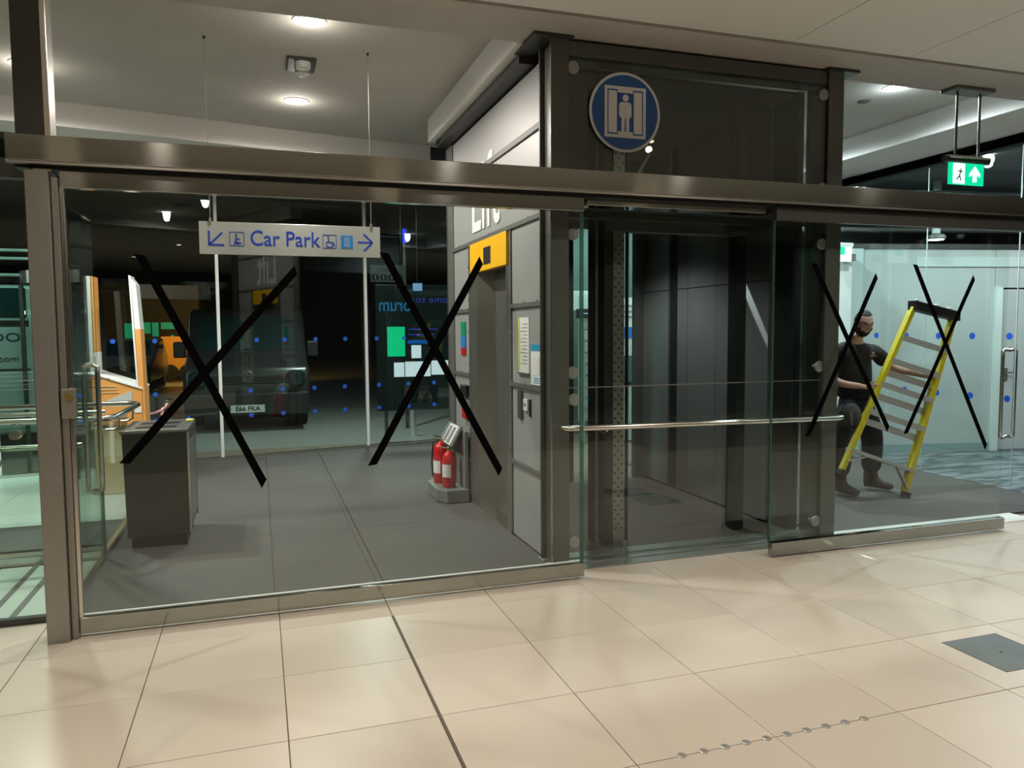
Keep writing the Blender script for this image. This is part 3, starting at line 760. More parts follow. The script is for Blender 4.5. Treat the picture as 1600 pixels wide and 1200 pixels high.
MB().box(1.158, 3.335, 1.54, 1.168, 3.49, 1.665).build('green_panel', 'green_sign', t)
MB().box(1.158, 3.335, 1.425, 1.168, 3.49, 1.539).build('blue_panel', 'blue_sign', t)
MB().box(1.158, 3.335, 1.355, 1.168, 3.49, 1.424).build('red_panel', 'red_paint', t)
t = thing('wall_box', 'small black box on the cladding left of the lift door', 'box', (1.16, 3.28, 0.96))
MB().box(1.12, 3.20, 0.97, 1.168, 3.40, 1.08).build('housing', 'plastic_black', t, bevel=0.006)
t = thing('call_point', 'small red call point on the cladding above the extinguishers', 'call point', (1.16, 3.3, 0.76))
MB().box(1.13, 3.25, 0.765, 1.168, 3.38, 0.87).build('housing', 'red_paint', t, bevel=0.005)
t = thing('lift_controls', 'lift call panel with steel plate and button beside the notices', 'control panel', (1.16, 1.7, 0.93))
MB().box(1.150, 1.72, 0.93, 1.168, 1.80, 1.14).build('plate', 'grey_frame', t, bevel=0.003)
bp_ = MB().box(1.154, 1.60, 1.00, 1.168, 1.68, 1.085).build('button_plate', 'paper', t, bevel=0.003)
MB().cyl((1.150, 1.64, 1.045), (1.156, 1.64, 1.045), 0.012, 14).build('button', 'rail_grey', bp_)
MB().box(1.158, 1.545, 0.965, 1.168, 1.56, 1.09).build('slot', 'black_metal', t)

# ------------------------------------------------------------------ hanging car park sign
SY = 2.40
t = thing('hanging_sign', 'long brushed metal car park sign hanging on two wires', 'sign', (-0.40, SY, 2.14))
MB().box(-1.052, SY, 2.148, 0.245, SY + 0.015, 2.382).build('board', 'alu_sign', t, bevel=0.002)
zc = 2.262; Y0 = SY - 0.001
text('Car Park', 0.158, (-0.458, Y0, zc + 0.004), 'letter_blue', t, off=0.001, ext=0.001, xs=0.87)
def segs(lst, wd, mt, nm_):
    mb = MB()
    for (a, b_) in lst: mb.bar((a[0], Y0 - 0.0005, a[1]), (b_[0], Y0 - 0.0005, b_[1]), 0.002, wd, upv=(0, 1, 0)) if False else strip2(mb, a, b_, wd)
    return mb.build(nm_, mt, t)
def strip2(mb, a, b_, wd, y=None):
    y = Y0 if y is None else y
    a = Vector((a[0], 0, a[1])); b_ = Vector((b_[0], 0, b_[1])); d = (b_ - a).normalized(); n = Vector((-d.z, 0, d.x)) * wd / 2
    mb.prism([(q.x, y, q.z) for q in (a - n, b_ - n, b_ + n, a + n)], (0, -0.0015, 0))
segs([((-0.985, 2.215), (-0.985, 2.315)), ((-0.990, 2.215), (-0.885, 2.215)), ((-0.98, 2.22), (-0.895, 2.305))], 0.013, 'letter_blue', 'arrow')
segs([((0.075, 2.262), (0.185, 2.262)), ((0.12, 2.325), (0.185, 2.262)), ((0.12, 2.197), (0.185, 2.262))], 0.013, 'letter_blue', 'arrow')
def boxout(x, s=0.098):
    segs([((x, zc - s / 2), (x + s, zc - s / 2)), ((x, zc + s / 2), (x + s, zc + s / 2)), ((x, zc - s / 2), (x, zc + s / 2)), ((x + s, zc - s / 2), (x + s, zc + s / 2))], 0.004, 'letter_blue', 'icon_border')
boxout(-0.845); boxout(-0.185)
segs([((-0.80, 2.275), (-0.805, 2.245)), ((-0.805, 2.245), (-0.815, 2.222)), ((-0.80, 2.245), (-0.785, 2.222)), ((-0.80, 2.27), (-0.775, 2.255)), ((-0.805, 2.232), (-0.765, 2.232))], 0.010, 'letter_blue', 'pushing_figure')
MB().tube([(-0.80, Y0, 2.29), (-0.80, Y0 - 0.002, 2.29)], 0.008, 12).build('figure_head', 'letter_blue', t)
segs([((-0.145, 2.285), (-0.14, 2.255)), ((-0.14, 2.255), (-0.11, 2.255)), ((-0.11, 2.255), (-0.10, 2.228))], 0.008, 'letter_blue', 'wheelchair_figure')
ring = MB(); ring.tube([(-0.137 + 0.024 * math.cos(a), Y0 - 0.001, 2.243 + 0.024 * math.sin(a)) for a in [x * PI / 9 for x in range(5, 20)]], 0.003, 6)
ring.build('wheel_ring', 'letter_blue', t)
MB().tube([(-0.146, Y0, 2.295), (-0.146, Y0 - 0.002, 2.295)], 0.007, 12).build('figure_head', 'letter_blue', t)
MB().box(-0.052, Y0 - 0.002, zc - 0.048, 0.036, Y0, zc + 0.048).build('lift_icon', 'blue_sign', t)
for q in (-0.026, -0.010, 0.004): MB().box(q, Y0 - 0.0035, zc - 0.038, q + 0.007, Y0 - 0.0015, zc + 0.036).build('icon_bar', 'alu_sign', t)
for x in (-0.974, 0.178):
    MB().tube([(x, SY + 0.005, 2.36), (x, SY + 0.005, ZS - 0.001)], 0.0022, 6).build('hanging_wire', 'bright_steel', t)
    MB().box(x - 0.012, SY - 0.008, 2.36, x + 0.008, SY + 0.022, 2.405).build('wire_clip', 'bright_steel', t, bevel=0.003)
    MB().lathe((x, SY + 0.005, ZS - 0.018), [(0.006, 0), (0.011, 0.017)], 10).build('ceiling_anchor', 'black_metal', t)

# ------------------------------------------------------------------ bin
t = thing('litter_bin', 'dark rectangular litter bin with steel top and two slots', 'bin', (-1.40, 2.75, 0))
MB().hexa([(-1.615, 2.52, 0.085), (-1.195, 2.52, 0.085), (-1.195, 3.14, 0.085), (-1.615, 3.14, 0.085), (-1.625, 2.49, 0.855), (-1.185, 2.49, 0.855), (-1.185, 3.15, 0.855), (-1.625, 3.15, 0.855)]).build('body', 'bin_dark', t, bevel=0.006)
MB().box(-1.59, 2.54, 0.003, -1.215, 3.10, 0.09).build('plinth', 'black_metal', t)
bt_ = MB().box(-1.635, 2.48, 0.855, -1.178, 3.16, 0.88).build('top', 'bin_top', t, bevel=0.005)
for y in (2.60, 2.86): MB().box(-1.55, y, 0.8805, -1.27, y + 0.13, 0.883).build('slot', 'black_metal', bt_)
MB().box(-1.24, 3.02, 0.880, -1.19, 3.14, 0.884).build('yellow_label', 'paper_yellow', bt_)
for y in (2.50, 3.13): MB().box(-1.190, y - 0.012, 0.10, -1.176, y + 0.012, 0.855).build('corner_trim', 'bright_steel', t)
MB().box(-1.1905, 2.60, 0.16, -1.180, 3.10, 0.76).build('side_door', 'bin_top', t, bevel=0.004)

# ------------------------------------------------------------------ fire point
t = thing('extinguisher_stand', 'grey plastic stand with sign holding two red extinguishers', 'stand', (1.0, 3.45, 0))
MB().prism([(0.86, 3.28, 0.003), (0.93, 3.16, 0.003), (1.14, 3.16, 0.003), (1.14, 3.80, 0.003), (0.93, 3.80, 0.003), (0.86, 3.70, 0.003)], (0, 0, 0.125)).build('base', 'plastic_grey', t, bevel=0.012)
MB().prism([(1.10, 3.18, 0.12), (1.14, 3.18, 0.12), (1.14, 3.18, 0.66), (1.10, 3.18, 0.66)], (0, 0.60, 0)).build('back_panel', 'plastic_grey', t, bevel=0.008)
MB().hexa([(0.985, 3.22, 0.52), (1.00, 3.22, 0.51), (1.00, 3.74, 0.51), (0.985, 3.74, 0.52), (1.09, 3.24, 0.70), (1.105, 3.24, 0.69), (1.105, 3.72, 0.69), (1.09, 3.72, 0.70)]).build('sign_board', 'plastic_grey', t)
MB().hexa([(0.986, 3.30, 0.528), (0.992, 3.30, 0.526), (0.992, 3.62, 0.526), (0.986, 3.62, 0.528), (1.080, 3.30, 0.692), (1.086, 3.30, 0.690), (1.086, 3.62, 0.690), (1.080, 3.62, 0.692)]).build('instruction_sheet', 'paper', t)
for k in range(2):
    MB().hexa([(0.994 - .010, 3.35 + .14 * k, 0.542), (0.994, 3.35 + .14 * k, 0.542), (0.994, 3.43 + .14 * k, 0.542), (0.994 - .010, 3.43 + .14 * k, 0.542), (1.066, 3.35 + .14 * k, 0.678), (1.07, 3.35 + .14 * k, 0.678), (1.07, 3.43 + .14 * k, 0.678), (1.066, 3.43 + .14 * k, 0.678)]).build('text_block', 'ink', t)
def exting(x, y, z, label, h=0.36, r=0.062, hose=False):
    t = thing('fire_extinguisher', label, 'fire extinguisher', (x, y, z), 'fire extinguishers by the lift')
    MB().lathe((x, y, z), [(r * 0.9, 0), (r, 0.012), (r, h - 0.09), (r * 0.93, h - 0.055), (r * 0.7, h - 0.025), (r * 0.35, h - 0.008), (r * 0.3, h)], 24).build('cylinder', 'red_paint', t, smooth=True)
    cyl_o = t.children[0] if t.children else None
    cyl_o = [c for c in COL.objects if c.parent == t][-1]
    MB().lathe((x, y, z + h), [(0.017, 0), (0.017, 0.03), (0.012, 0.035)], 12).build('valve', 'brass', t, smooth=True)
    valve = [c for c in COL.objects if c.parent == t][-1]
    MB().bar((x + 0.01, y, z + h + 0.035), (x - 0.07, y + 0.02, z + h + 0.06), 0.018, 0.008).build('lever', 'plastic_black', valve)
    MB().bar((x + 0.01, y, z + h + 0.022), (x - 0.075, y + 0.02, z + h + 0.030), 0.018, 0.008).build('lever', 'bright_steel', valve)
    n = 10; lb = MB()
    for k in range(n + 1):
        a = PI * 1.02 + (k / n - 0.5) * 1.7
        for zz in (z + 0.10, z + 0.22): lb.v.append((x + (r + 0.0012) * math.cos(a), y + (r + 0.0012) * math.sin(a), zz))
    for k in range(n): lb.f.append((2 * k, 2 * k + 2, 2 * k + 3, 2 * k + 1))
    lo = lb.build('label', 'sign_white', cyl_o, smooth=True)
    lo.matrix_parent_inverse = lo.matrix_parent_inverse @ Matrix.Translation((x, y, 0)) @ Matrix.Rotation(math.radians(42 if not hose else 20), 4, 'Z') @ Matrix.Translation((-x, -y, 0))
    if hose:
        MB().tube([(x - 0.01, y, z + h + 0.015), (x - 0.07, y + 0.02, z + h - 0.01), (x - 0.085, y + 0.02, z + 0.2), (x - 0.075, y + 0.02, z + 0.06)], 0.009, 8).build('hose', 'plastic_black', t, smooth=True)
exting(0.985, 3.32, 0.128, 'shorter red extinguisher with pale label, nearer on the stand', 0.345, 0.062)
exting(0.965, 3.56, 0.128, 'taller red extinguisher behind the other on the stand', 0.40, 0.072, True)

# ------------------------------------------------------------------ exit sign hanging
t = thing('exit_sign', 'green illuminated exit sign hanging on two rods at upper right', 'exit sign', (4.72, 1.17, 3.0))
EY = 1.17
MB().tube([(4.50, EY + 0.01, 2.910), (4.955, EY + 0.01, 2.910)], 0.028, 16).build('housing', 'dark_frame', t, smooth=True)
MB().box(4.52, EY - 0.03, 2.915, 4.95, EY + 0.05, 2.935).build('housing_top', 'bright_steel', t, bevel=0.003)
MB().box(4.545, EY, 2.715, 4.905, EY + 0.012, 2.885).build('panel', 'exit_green', t)
MB().box(4.585, EY - 0.003, 2.722, 4.705, EY, 2.880).build('door_symbol', 'exit_white', t)
mb = MB(); ax = 4.81
mb.prism([(ax + x, EY, 2.80 + z) for x, z in ((-0.02, -0.06), (0.02, -0.06), (0.02, 0.0), (0.055, -0.02), (0.055, 0.005), (0.0, 0.065), (-0.055, 0.005), (-0.055, -0.02), (-0.02, 0.0))], (0, -0.003, 0))
mb.build('arrow_symbol', 'exit_white', t)
mb = MB()
for a, b_ in (((4.62, 2.75), (4.65, 2.785)), ((4.65, 2.785), (4.665, 2.84)), ((4.65, 2.785), (4.665, 2.745)), ((4.635, 2.82), (4.68, 2.815))): strip2(mb, a, b_, 0.010, EY - 0.003)
mb.build('running_figure', 'green_sign', t)
for x in (4.615, 4.85):
    MB().tube([(x, EY + 0.01, 2.93), (x, EY + 0.01, ZC - 0.002)], 0.010, 10).build('rod', 'grey_frame', t, smooth=True)
MB().box(4.53, EY - 0.07, ZC - 0.028, 4.93, EY + 0.10, ZC - 0.001).build('ceiling_plate', 'rail_grey', t, bevel=0.012)

# ------------------------------------------------------------------ right side glass partition, frosted wall
w3 = sthing('window_2', (6.25, 3.0, 0), 'clear glass partition between mat and patterned carpet')
for (a, c) in ((1.13, 1.90), (1.91, 2.975), (2.985, 4.35)):
    MB().box(6.244, a, 0.02, 6.256, c, 3.30).build('glass_pane', 'glass_part', w3)
for a in (1.905, 2.98):
    MB().box(6.246, a - 0.004, 0.02, 6.254, a + 0.004, 3.30).build('glass_joint', 'frosted_light', w3)
for z in (1.493, 0.885):
    for y in (1.97, 2.38, 2.79, 3.22, 3.66, 4.10):
        o = put(dotX, 'marker_dot', 'dot_blue', w3); o.location = (6.243, y, z)
handle(6.25, 1.97, 0.49, 1.375, w3)
# frosted room wall: runs from A to B, turned slightly
AX, AY, BX, BY = 6.13, 4.30, 9.6, 3.55
def wl(s, z, off=0.0):
    x = AX + (BX - AX) * s; y = AY + (BY - AY) * s; n = Vector((BY - AY, -(BX - AX), 0)).normalized()
    return (x + n.x * off, y + n.y * off, z)
def wbox(s0, s1, z0, z1, o0, o1, nm_, mt, par):
    p = [wl(s0, z0, o1), wl(s1, z0, o1), wl(s1, z0, o0), wl(s0, z0, o0)]; q = [(a, b_, z1) for a, b_, _ in p]
    return MB().hexa(p + q).build(nm_, mt, par)
w4 = sthing('wall_far_right', (7, 4.1, 0), 'pale frosted glass room wall with door')
wbox(0.0, 0.10, 0.0, 2.56, 0, 0.10, 'frosted_panel', 'frosted_light', w4)
wbox(0.102, 0.60, 0.11, 2.56, 0, 0.08, 'frosted_panel', 'frosted', w4)
wbox(0.602, 0.93, 2.08, 2.56, 0, 0.08, 'frosted_panel', 'frosted', w4)
wbox(0.93, 1.2, 0.11, 2.56, 0, 0.08, 'frosted_panel', 'frosted', w4)
wbox(0.10, 0.60, 0.0, 0.11, 0, 0.085, 'skirting', 'skirting', w4)
wbox(0.30, 1.2, 2.34, 2.46, 0.08, 0.10, 'film_band', 'frosted_light', w4)
wbox(0.0, 1.2, 2.56, 2.62, -0.02, 0.10, 'head_channel', 'dark_frame', w4)
d4 = sthing('door_4', (8.6, 3.8, 0), 'pale door with steel lever in the frosted wall')
wbox(0.60, 0.625, 0.0, 2.08, 0, 0.12, 'door_frame', 'white_column', d4)
wbox(0.63, 0.93, 0.01, 2.06, 0.01, 0.06, 'door_leaf', 'frosted', d4)
wbox(0.652, 0.664, 0.90, 1.06, 0.06, 0.075, 'lever_plate', 'rail_grey', d4)
MB().tube([wl(0.658, 1.0, 0.07), wl(0.658, 1.0, 0.11), wl(0.69, 1.0, 0.11)], 0.010, 8).build('lever', 'bright_steel', d4, smooth=True)
wbox(0.76, 0.90, 1.55, 1.85, 0.06, 0.065, 'notice_sheet', 'frosted_light', d4)
c = MB().box(5.93, 3.95, 0.0, 6.13, 4.25, 2.60).build('column', 'white_column', bevel=0.004); struct(c, 'white column beside the lift, behind the man')
# upper dark zone with pipes and lights
t = thing('service_pipe', 'grey pipe run under the dark ceiling at right', 'pipe', (8, 3.6, 3.0))
MB().tube([(5.6, 4.6, 2.95), (11, 3.5, 2.95)], 0.05, 12).build('pipe', 'grey_frame', t, smooth=True)
MB().tube([(5.6, 4.4, 2.80), (11, 3.2, 2.80)], 0.035, 12).build('pipe', 'grey_frame', t, smooth=True)
MB().tube([(6.4, 3.3, 3.10), (11, 2.4, 3.12)], 0.025, 10).build('pipe', 'teal_wall', t, smooth=True)
def pendant(x, y, z, label):
    t = thing('pendant_light', label, 'ceiling light', (x, y, z))
    MB().tube([(x, y, z + 0.03), (x, y, 3.30)], 0.045, 14).build('stem', 'frosted', t, smooth=True)
    MB().lathe((x, y, z), [(0.09, 0), (0.11, 0.012), (0.10, 0.05), (0.05, 0.07)], 22).build('head', 'grey_frame', t, smooth=True)
    MB().cyl((x, y, z - 0.001), (x, y, z - 0.006), 0.085, 20).build('diffuser', 'lamp_cool', t)
pendant(6.98, 3.55, 2.62, 'cylinder downlight on a pale stem, left one above the frosted wall')
pendant(7.85, 2.75, 2.77, 'small downlight right of the stem light above the frosted wall')
t = thing('exit_sign', 'pale green reflection of the exit sign, built as a panel by the white column', 'exit sign', (5.75, 3.85, 2.35))  # reflection of the hanging exit sign, added as a solid panel
MB().box(5.68, 3.80, 2.36, 5.98, 3.815, 2.54).build('panel', 'exit_white', t)
MB().box(5.76, 3.795, 2.44, 5.88, 3.80, 2.53).build('green_symbol', 'exit_green', t)
MB().box(5.66, 3.79, 2.535, 6.0, 3.90, 2.575).build('housing', 'white_paint', t, bevel=0.004)
MB().box(5.98, 3.86, 2.38, 6.10, 3.93, 2.46).build('bracket', 'rail_grey', t)

# ------------------------------------------------------------------ rear hall seen through the lift
struct(MB().box(2.2, 7.3, 0, 12, 7.4, ZC).build('wall_rear', 'teal_wall'))
t = thing('display_rack', 'white wire display rack seen through the lift shaft', 'rack', (4.0, 6.3, 0))
for x in (3.62, 4.02):
    MB().box(x, 6.3, 0.003, x + 0.05, 6.35, 1.75).build('upright', 'white_paint', t)
for k in range(9):
    z = 0.35 + 0.16 * k
    MB().box(3.60, 6.28, z, 4.08, 6.30, z + 0.012).build('wire_shelf', 'white_paint', t)
    MB().bar((3.64, 6.22, z - 0.05), (3.80, 6.22, z + 0.01), 0.012, 0.012).bar((3.82, 6.22, z - 0.05), (3.98, 6.22, z + 0.01), 0.012, 0.012).build('hook', 'bright_steel', t)
MB().box(3.60, 6.36, 0.3, 4.10, 6.38, 1.75).build('back_board', 'frosted', t)
t = thing('wall_poster', 'white framed picture above the rack behind the lift', 'poster', (3.8, 6.6, 1.85))
MB().box(3.62, 6.60, 1.86, 4.05, 6.63, 2.14).build('frame', 'white_paint', t, bevel=0.006)
MB().box(3.70, 6.595, 1.91, 3.98, 6.60, 2.09).build('picture', 'frosted_light', t)
t = thing('wall_poster', 'pale poster seen in the narrow glazed strip of the lift', 'poster', (4.5, 6.6, 1.1))
MB().box(4.25, 6.60, 1.20, 4.75, 6.62, 2.05).build('sheet', 'white_paint', t)
MB().box(4.32, 6.595, 1.45, 4.70, 6.60, 1.62).build('blue_block', 'blue_sign', t)
for k in range(3): MB().box(4.32, 6.595, 1.75 + 0.08 * k, 4.68, 6.60, 1.78 + 0.08 * k).build('text_line', 'ink', t)
t = thing('counter', 'low white counter behind the lift shaft', 'counter', (4.3, 6.4, 0))
MB().box(4.18, 6.2, 0.003, 4.95, 6.5, 0.80).build('body', 'frosted', t, bevel=0.01)
MB().box(4.15, 6.17, 0.80, 4.98, 6.53, 0.84).build('top', 'plastic_black', t, bevel=0.006)
t = thing('info_screen', 'small dark screen above the wire rack behind the lift', 'screen', (3.75, 6.2, 1.76))
MB().box(3.68, 6.205, -0.004, 3.72, 6.225, 1.75).build('stem', 'plastic_black', t)
MB().box(3.50, 6.18, 1.74, 3.90, 6.21, 1.87).build('screen', 'display_dark', t)
MB().box(3.60, 6.175, 1.80, 3.84, 6.18, 1.815).build('text_line', 'screen_blue', t)

# ------------------------------------------------------------------ far glass wall
K = 0.20; FA = math.atan(K)
def fy_(x): return 6.47 + (x + 1.4) * K
def fpt(x, z, off=0.0): return (x + off * math.sin(FA) , fy_(x) - off * math.cos(FA), z)
def fbox(x0, x1, z0, z1, d0, d1, nm_, mt, par):
    p = [fpt(x0, z0, d1), fpt(x1, z0, d1), fpt(x1, z0, d0), fpt(x0, z0, d0)]; q = [(a, b_, z1) for a, b_, _ in p]
    return MB().hexa(p + q).build(nm_, mt, par)
w5 = sthing('window_3', (0, 6.7, 0), 'tall glass wall at the far side of the entrance')
ms = [-5.6, -3.4, -1.13, 0.715, 2.56]
for a, c in zip(ms[:-1], ms[1:]):
    fbox(a + 0.012, c - 0.012, 0.03, 3.45, -0.006, 0.006, 'glass_pane', 'glass_far', w5)
for a in ms:
    fbox(a - 0.018, a + 0.018, 0.0, 3.45, -0.02, 0.02, 'mullion', 'white_paint', w5)
fbox(-5.6, 2.6, -0.002, 0.035, -0.03, 0.03, 'bottom_channel', 'bright_steel', w5)
fbox(-5.6, 2.6, 3.45, ZS, -0.05, 0.05, 'head', 'black_metal', w5)
for z in (1.485, 0.85, 0.54):
    for x in (-2.72, -2.27, -1.835, -0.69, -0.35, 0.04, 0.43, 0.86, 1.25, 1.62) if z > 1 else (-1.85, -1.5, -0.78, -0.39, 0.01, 0.41, 0.88, 1.30, 1.68):
        o = MB().tube([fpt(0, 0, -0.003), fpt(0, 0, 0.009)], 0.028, 12)
        o = o.build('marker_dot', 'dot_blue', w5); o.location = (x, (x) * K, z)
# door drum head left
t = thing('door_drum', 'curved steel band over the outer door at the far left', 'door canopy', (-2.6, 6.3, 2.1))
pts = []
for k in range(13):
    a = PI * (0.92 + 0.62 * k / 12)
    pts.append((-2.55 + 0.62 * math.cos(a), 6.35 + 0.62 * math.sin(a)))
mb = MB()
for i, (x, y) in enumerate(pts):
    mb.v += [(x, y, 2.13), (x, y, 2.265), (x * 0.97 + 0.03 * -2.55, y * 0.97 + 0.03 * 6.35, 2.13), (x * 0.97 + 0.03 * -2.55, y * 0.97 + 0.03 * 6.35, 2.265)]
for i in range(12):
    q = i * 4
    mb.f += [(q, q + 4, q + 5, q + 1), (q + 2, q + 3, q + 7, q + 6), (q + 1, q + 5, q + 7, q + 3), (q, q + 2, q + 6, q + 4)]
mb.build('band', 'bright_steel', t, smooth=True)
for k in (2, 7, 11):
    x, y = pts[k]; MB().box(x - 0.02, y - 0.02, 0.003, x + 0.02, y + 0.02, 2.13).build('upright', 'dark_frame', t)

# ------------------------------------------------------------------ kiosk
t = thing('information_kiosk', 'orange and pale wood information kiosk with two tall panels at left', 'kiosk', (-2.05, 4.9, 0))
MB().box(-2.21, 4.72, 0.004, -1.80, 5.25, 0.72).build('base', 'wood', t, bevel=0.005)
MB().prism([(-2.205, 4.70, 0.70), (-1.775, 4.70, 0.66), (-1.775, 4.70, 1.03), (-2.205, 4.70, 1.19)], (0, 0.55, 0)).build('desk', 'orange_board', t)
MB().prism([(-2.21, 4.69, 1.19), (-1.77, 4.69, 1.03), (-1.77, 4.69, 1.045), (-2.21, 4.69, 1.205)], (0, 0.57, 0)).build('desk_top', 'white_paint', t)
MB().prism([(-2.10, 4.695, 0.92), (-1.86, 4.695, 0.92), (-1.86, 4.695, 1.02)], (0, 0.004, 0)).build('green_picture', 'frosted', t)
for k in range(3): MB().box(-2.15, 4.695, 1.06 - 0.03 * k, -2.0 + 0.01 * k, 4.70, 1.07 - 0.03 * k).build('text_line', 'wood', t)
MB().box(-2.215, 4.70, 1.19, -2.185, 4.98, 2.13).build('tall_panel', 'white_paint', t)
MB().box(-2.184, 4.72, 1.40, -2.165, 4.98, 2.13).build('orange_face', 'orange_board', t)
MB().box(-2.184, 4.71, 1.19, -2.160, 4.98, 1.40).build('notice_face', 'sign_white', t)
for k in range(8): MB().box(-2.18, 4.707, 1.21 + 0.02 * k, -2.165, 4.71, 1.218 + 0.02 * k).build('text_line', 'ink', t)
MB().hexa([(-1.815, 4.70, 1.04), (-1.80, 4.70, 1.04), (-1.80, 4.98, 1.04), (-1.815, 4.98, 1.04), (-1.85, 4.70, 2.14), (-1.835, 4.70, 2.14), (-1.835, 4.98, 2.14), (-1.85, 4.98, 2.14)]).build('tall_panel', 'white_paint', t)
MB().hexa([(-1.798, 4.71, 0.66), (-1.745, 4.71, 0.66), (-1.745, 4.98, 0.66), (-1.798, 4.98, 0.66), (-1.815, 4.71, 1.62), (-1.765, 4.71, 1.62), (-1.765, 4.98, 1.62), (-1.815, 4.98, 1.62)]).build('orange_face', 'orange_board', t)
MB().hexa([(-1.815, 4.71, 1.62), (-1.765, 4.71, 1.62), (-1.765, 4.98, 1.62), (-1.815, 4.98, 1.62), (-1.833, 4.71, 2.12), (-1.79, 4.71, 2.06), (-1.79, 4.98, 2.06), (-1.833, 4.98, 2.12)]).build('notice_face', 'sign_white', t)
MB().box(-1.84, 4.695, 0.80, -1.78, 4.70, 0.86).build('label_plate', 'paper', t)
t = thing('rope_barrier', 'red and white rope hanging from a short steel post behind the bin', 'rope barrier', (-1.62, 5.6, 0))
MB().tube([(-1.62, 5.6, 0.004), (-1.62, 5.6, 0.84)], 0.02, 12).build('post', 'bright_steel', t, smooth=True)
MB().lathe((-1.62, 5.6, 0.84), [(0.045, 0), (0.05, 0.008), (0.03, 0.02)], 16).build('post_cap', 'bright_steel', t, smooth=True)
rp = [(-1.63, 5.6, 0.82), (-1.66, 5.58, 0.77), (-1.71, 5.53, 0.73), (-1.77, 5.45, 0.715), (-1.84, 5.3, 0.715)]
MB().tube(rp, 0.014, 10).build('rope', 'rope_red', t, smooth=True)
MB().tube([(-1.68, 5.56, 0.76), (-1.70, 5.55, 0.68)], [0.008, 0.022], 10).build('tassel', 'rope_red', t, smooth=True)
for i in range(4):
    a = Vector(rp[i]) * 0.5 + Vector(rp[i + 1]) * 0.5
    MB().tube([a, a + Vector((-0.012, -0.005, -0.003))], 0.0155, 10).build('white_band', 'white_paint', t)

# ------------------------------------------------------------------ outdoors
g = MB().box(-40, 6.0, -0.16, 40, 60, -0.04); gr = g.build('ground', 'asphalt'); struct(gr, 'wet dark paving outside the far glass')
struct(MB().box(-40, 45, -0.1, 40, 45.5, 14).build('wall_outside', 'black_soffit'), 'black night backdrop of buildings')

# large pale van seen through left bay, rear towards us
t = thing('van', 'tall pale van with dark rear windows outside at far left', 'van', (-4.2, 8.6, -0.04))
VX0, VX1, VY = -5.3, -3.27, 7.25
MB().box(VX0, VY, 0.35, VX1, VY + 4.6, 2.18).build('body', 'van_teal', t, bevel=0.05, seg=3)
MB().box(VX0 + 0.1, VY - 0.03, 0.55, VX1 - 0.04, VY, 1.12).build('bumper', 'van_teal', t, bevel=0.01)
for x0, x1 in ((VX0 + 0.12, -4.31), (-4.27, VX1 - 0.07)):
    MB().box(x0, VY - 0.012, 0.98, x1, VY, 1.66).build('rear_door', 'van_teal', t, bevel=0.008)
    MB().box(x0 + 0.02, VY - 0.016, 1.78, x1 - 0.02, VY, 2.14).build('rear_window', 'van_glass', t, bevel=0.01)
    MB().box(x0, VY - 0.02, 1.68, x1, VY - 0.002, 1.745).build('trim_strip', 'plastic_black', t)
    MB().box(x0, VY - 0.02, 1.13, x1, VY - 0.002, 1.155).build('trim_strip', 'bright_steel', t)
text('VANGOOD', 0.13, (-3.84, VY - 0.020, 1.535), 'letter_dark', t, xs=1.35, ext=0.002) if False else text('OO', 0.15, (-3.60, VY - 0.020, 1.535), 'letter_dark', t, xs=1.4, ext=0.002)
text('o.com', 0.10, (-3.62, VY - 0.020, 1.275), 'letter_dark', t, xs=1.3, ext=0.002)
for z in (2.30, 2.50, 2.60):
    MB().tube([(VX0, VY + 0.05, z), (VX1 + 0.02, VY + 0.05, z), (VX1 + 0.02, VY + 2.5, z)], 0.02, 8).build('roof_rack_bar', 'van_teal', t)
MB().box(VX1 - 0.03, VY + 0.03, 2.18, VX1 + 0.03, VY + 0.08, 2.60).build('roof_rack_post', 'van_teal', t)
for x in (VX0 + 0.25, VX1 - 0.25):
    for y in (VY + 0.9, VY + 3.6): MB().tube([(x - 0.11, y, 0.30), (x + 0.11, y, 0.30)], 0.33, 24).build('wheel', 'rubber', t, smooth=True)
for x in (-3.30, -3.40): MB().box(x, VY - 0.03, 1.82, x + 0.03, VY - 0.012, 1.86).build('lamp', 'lamp_small', t)

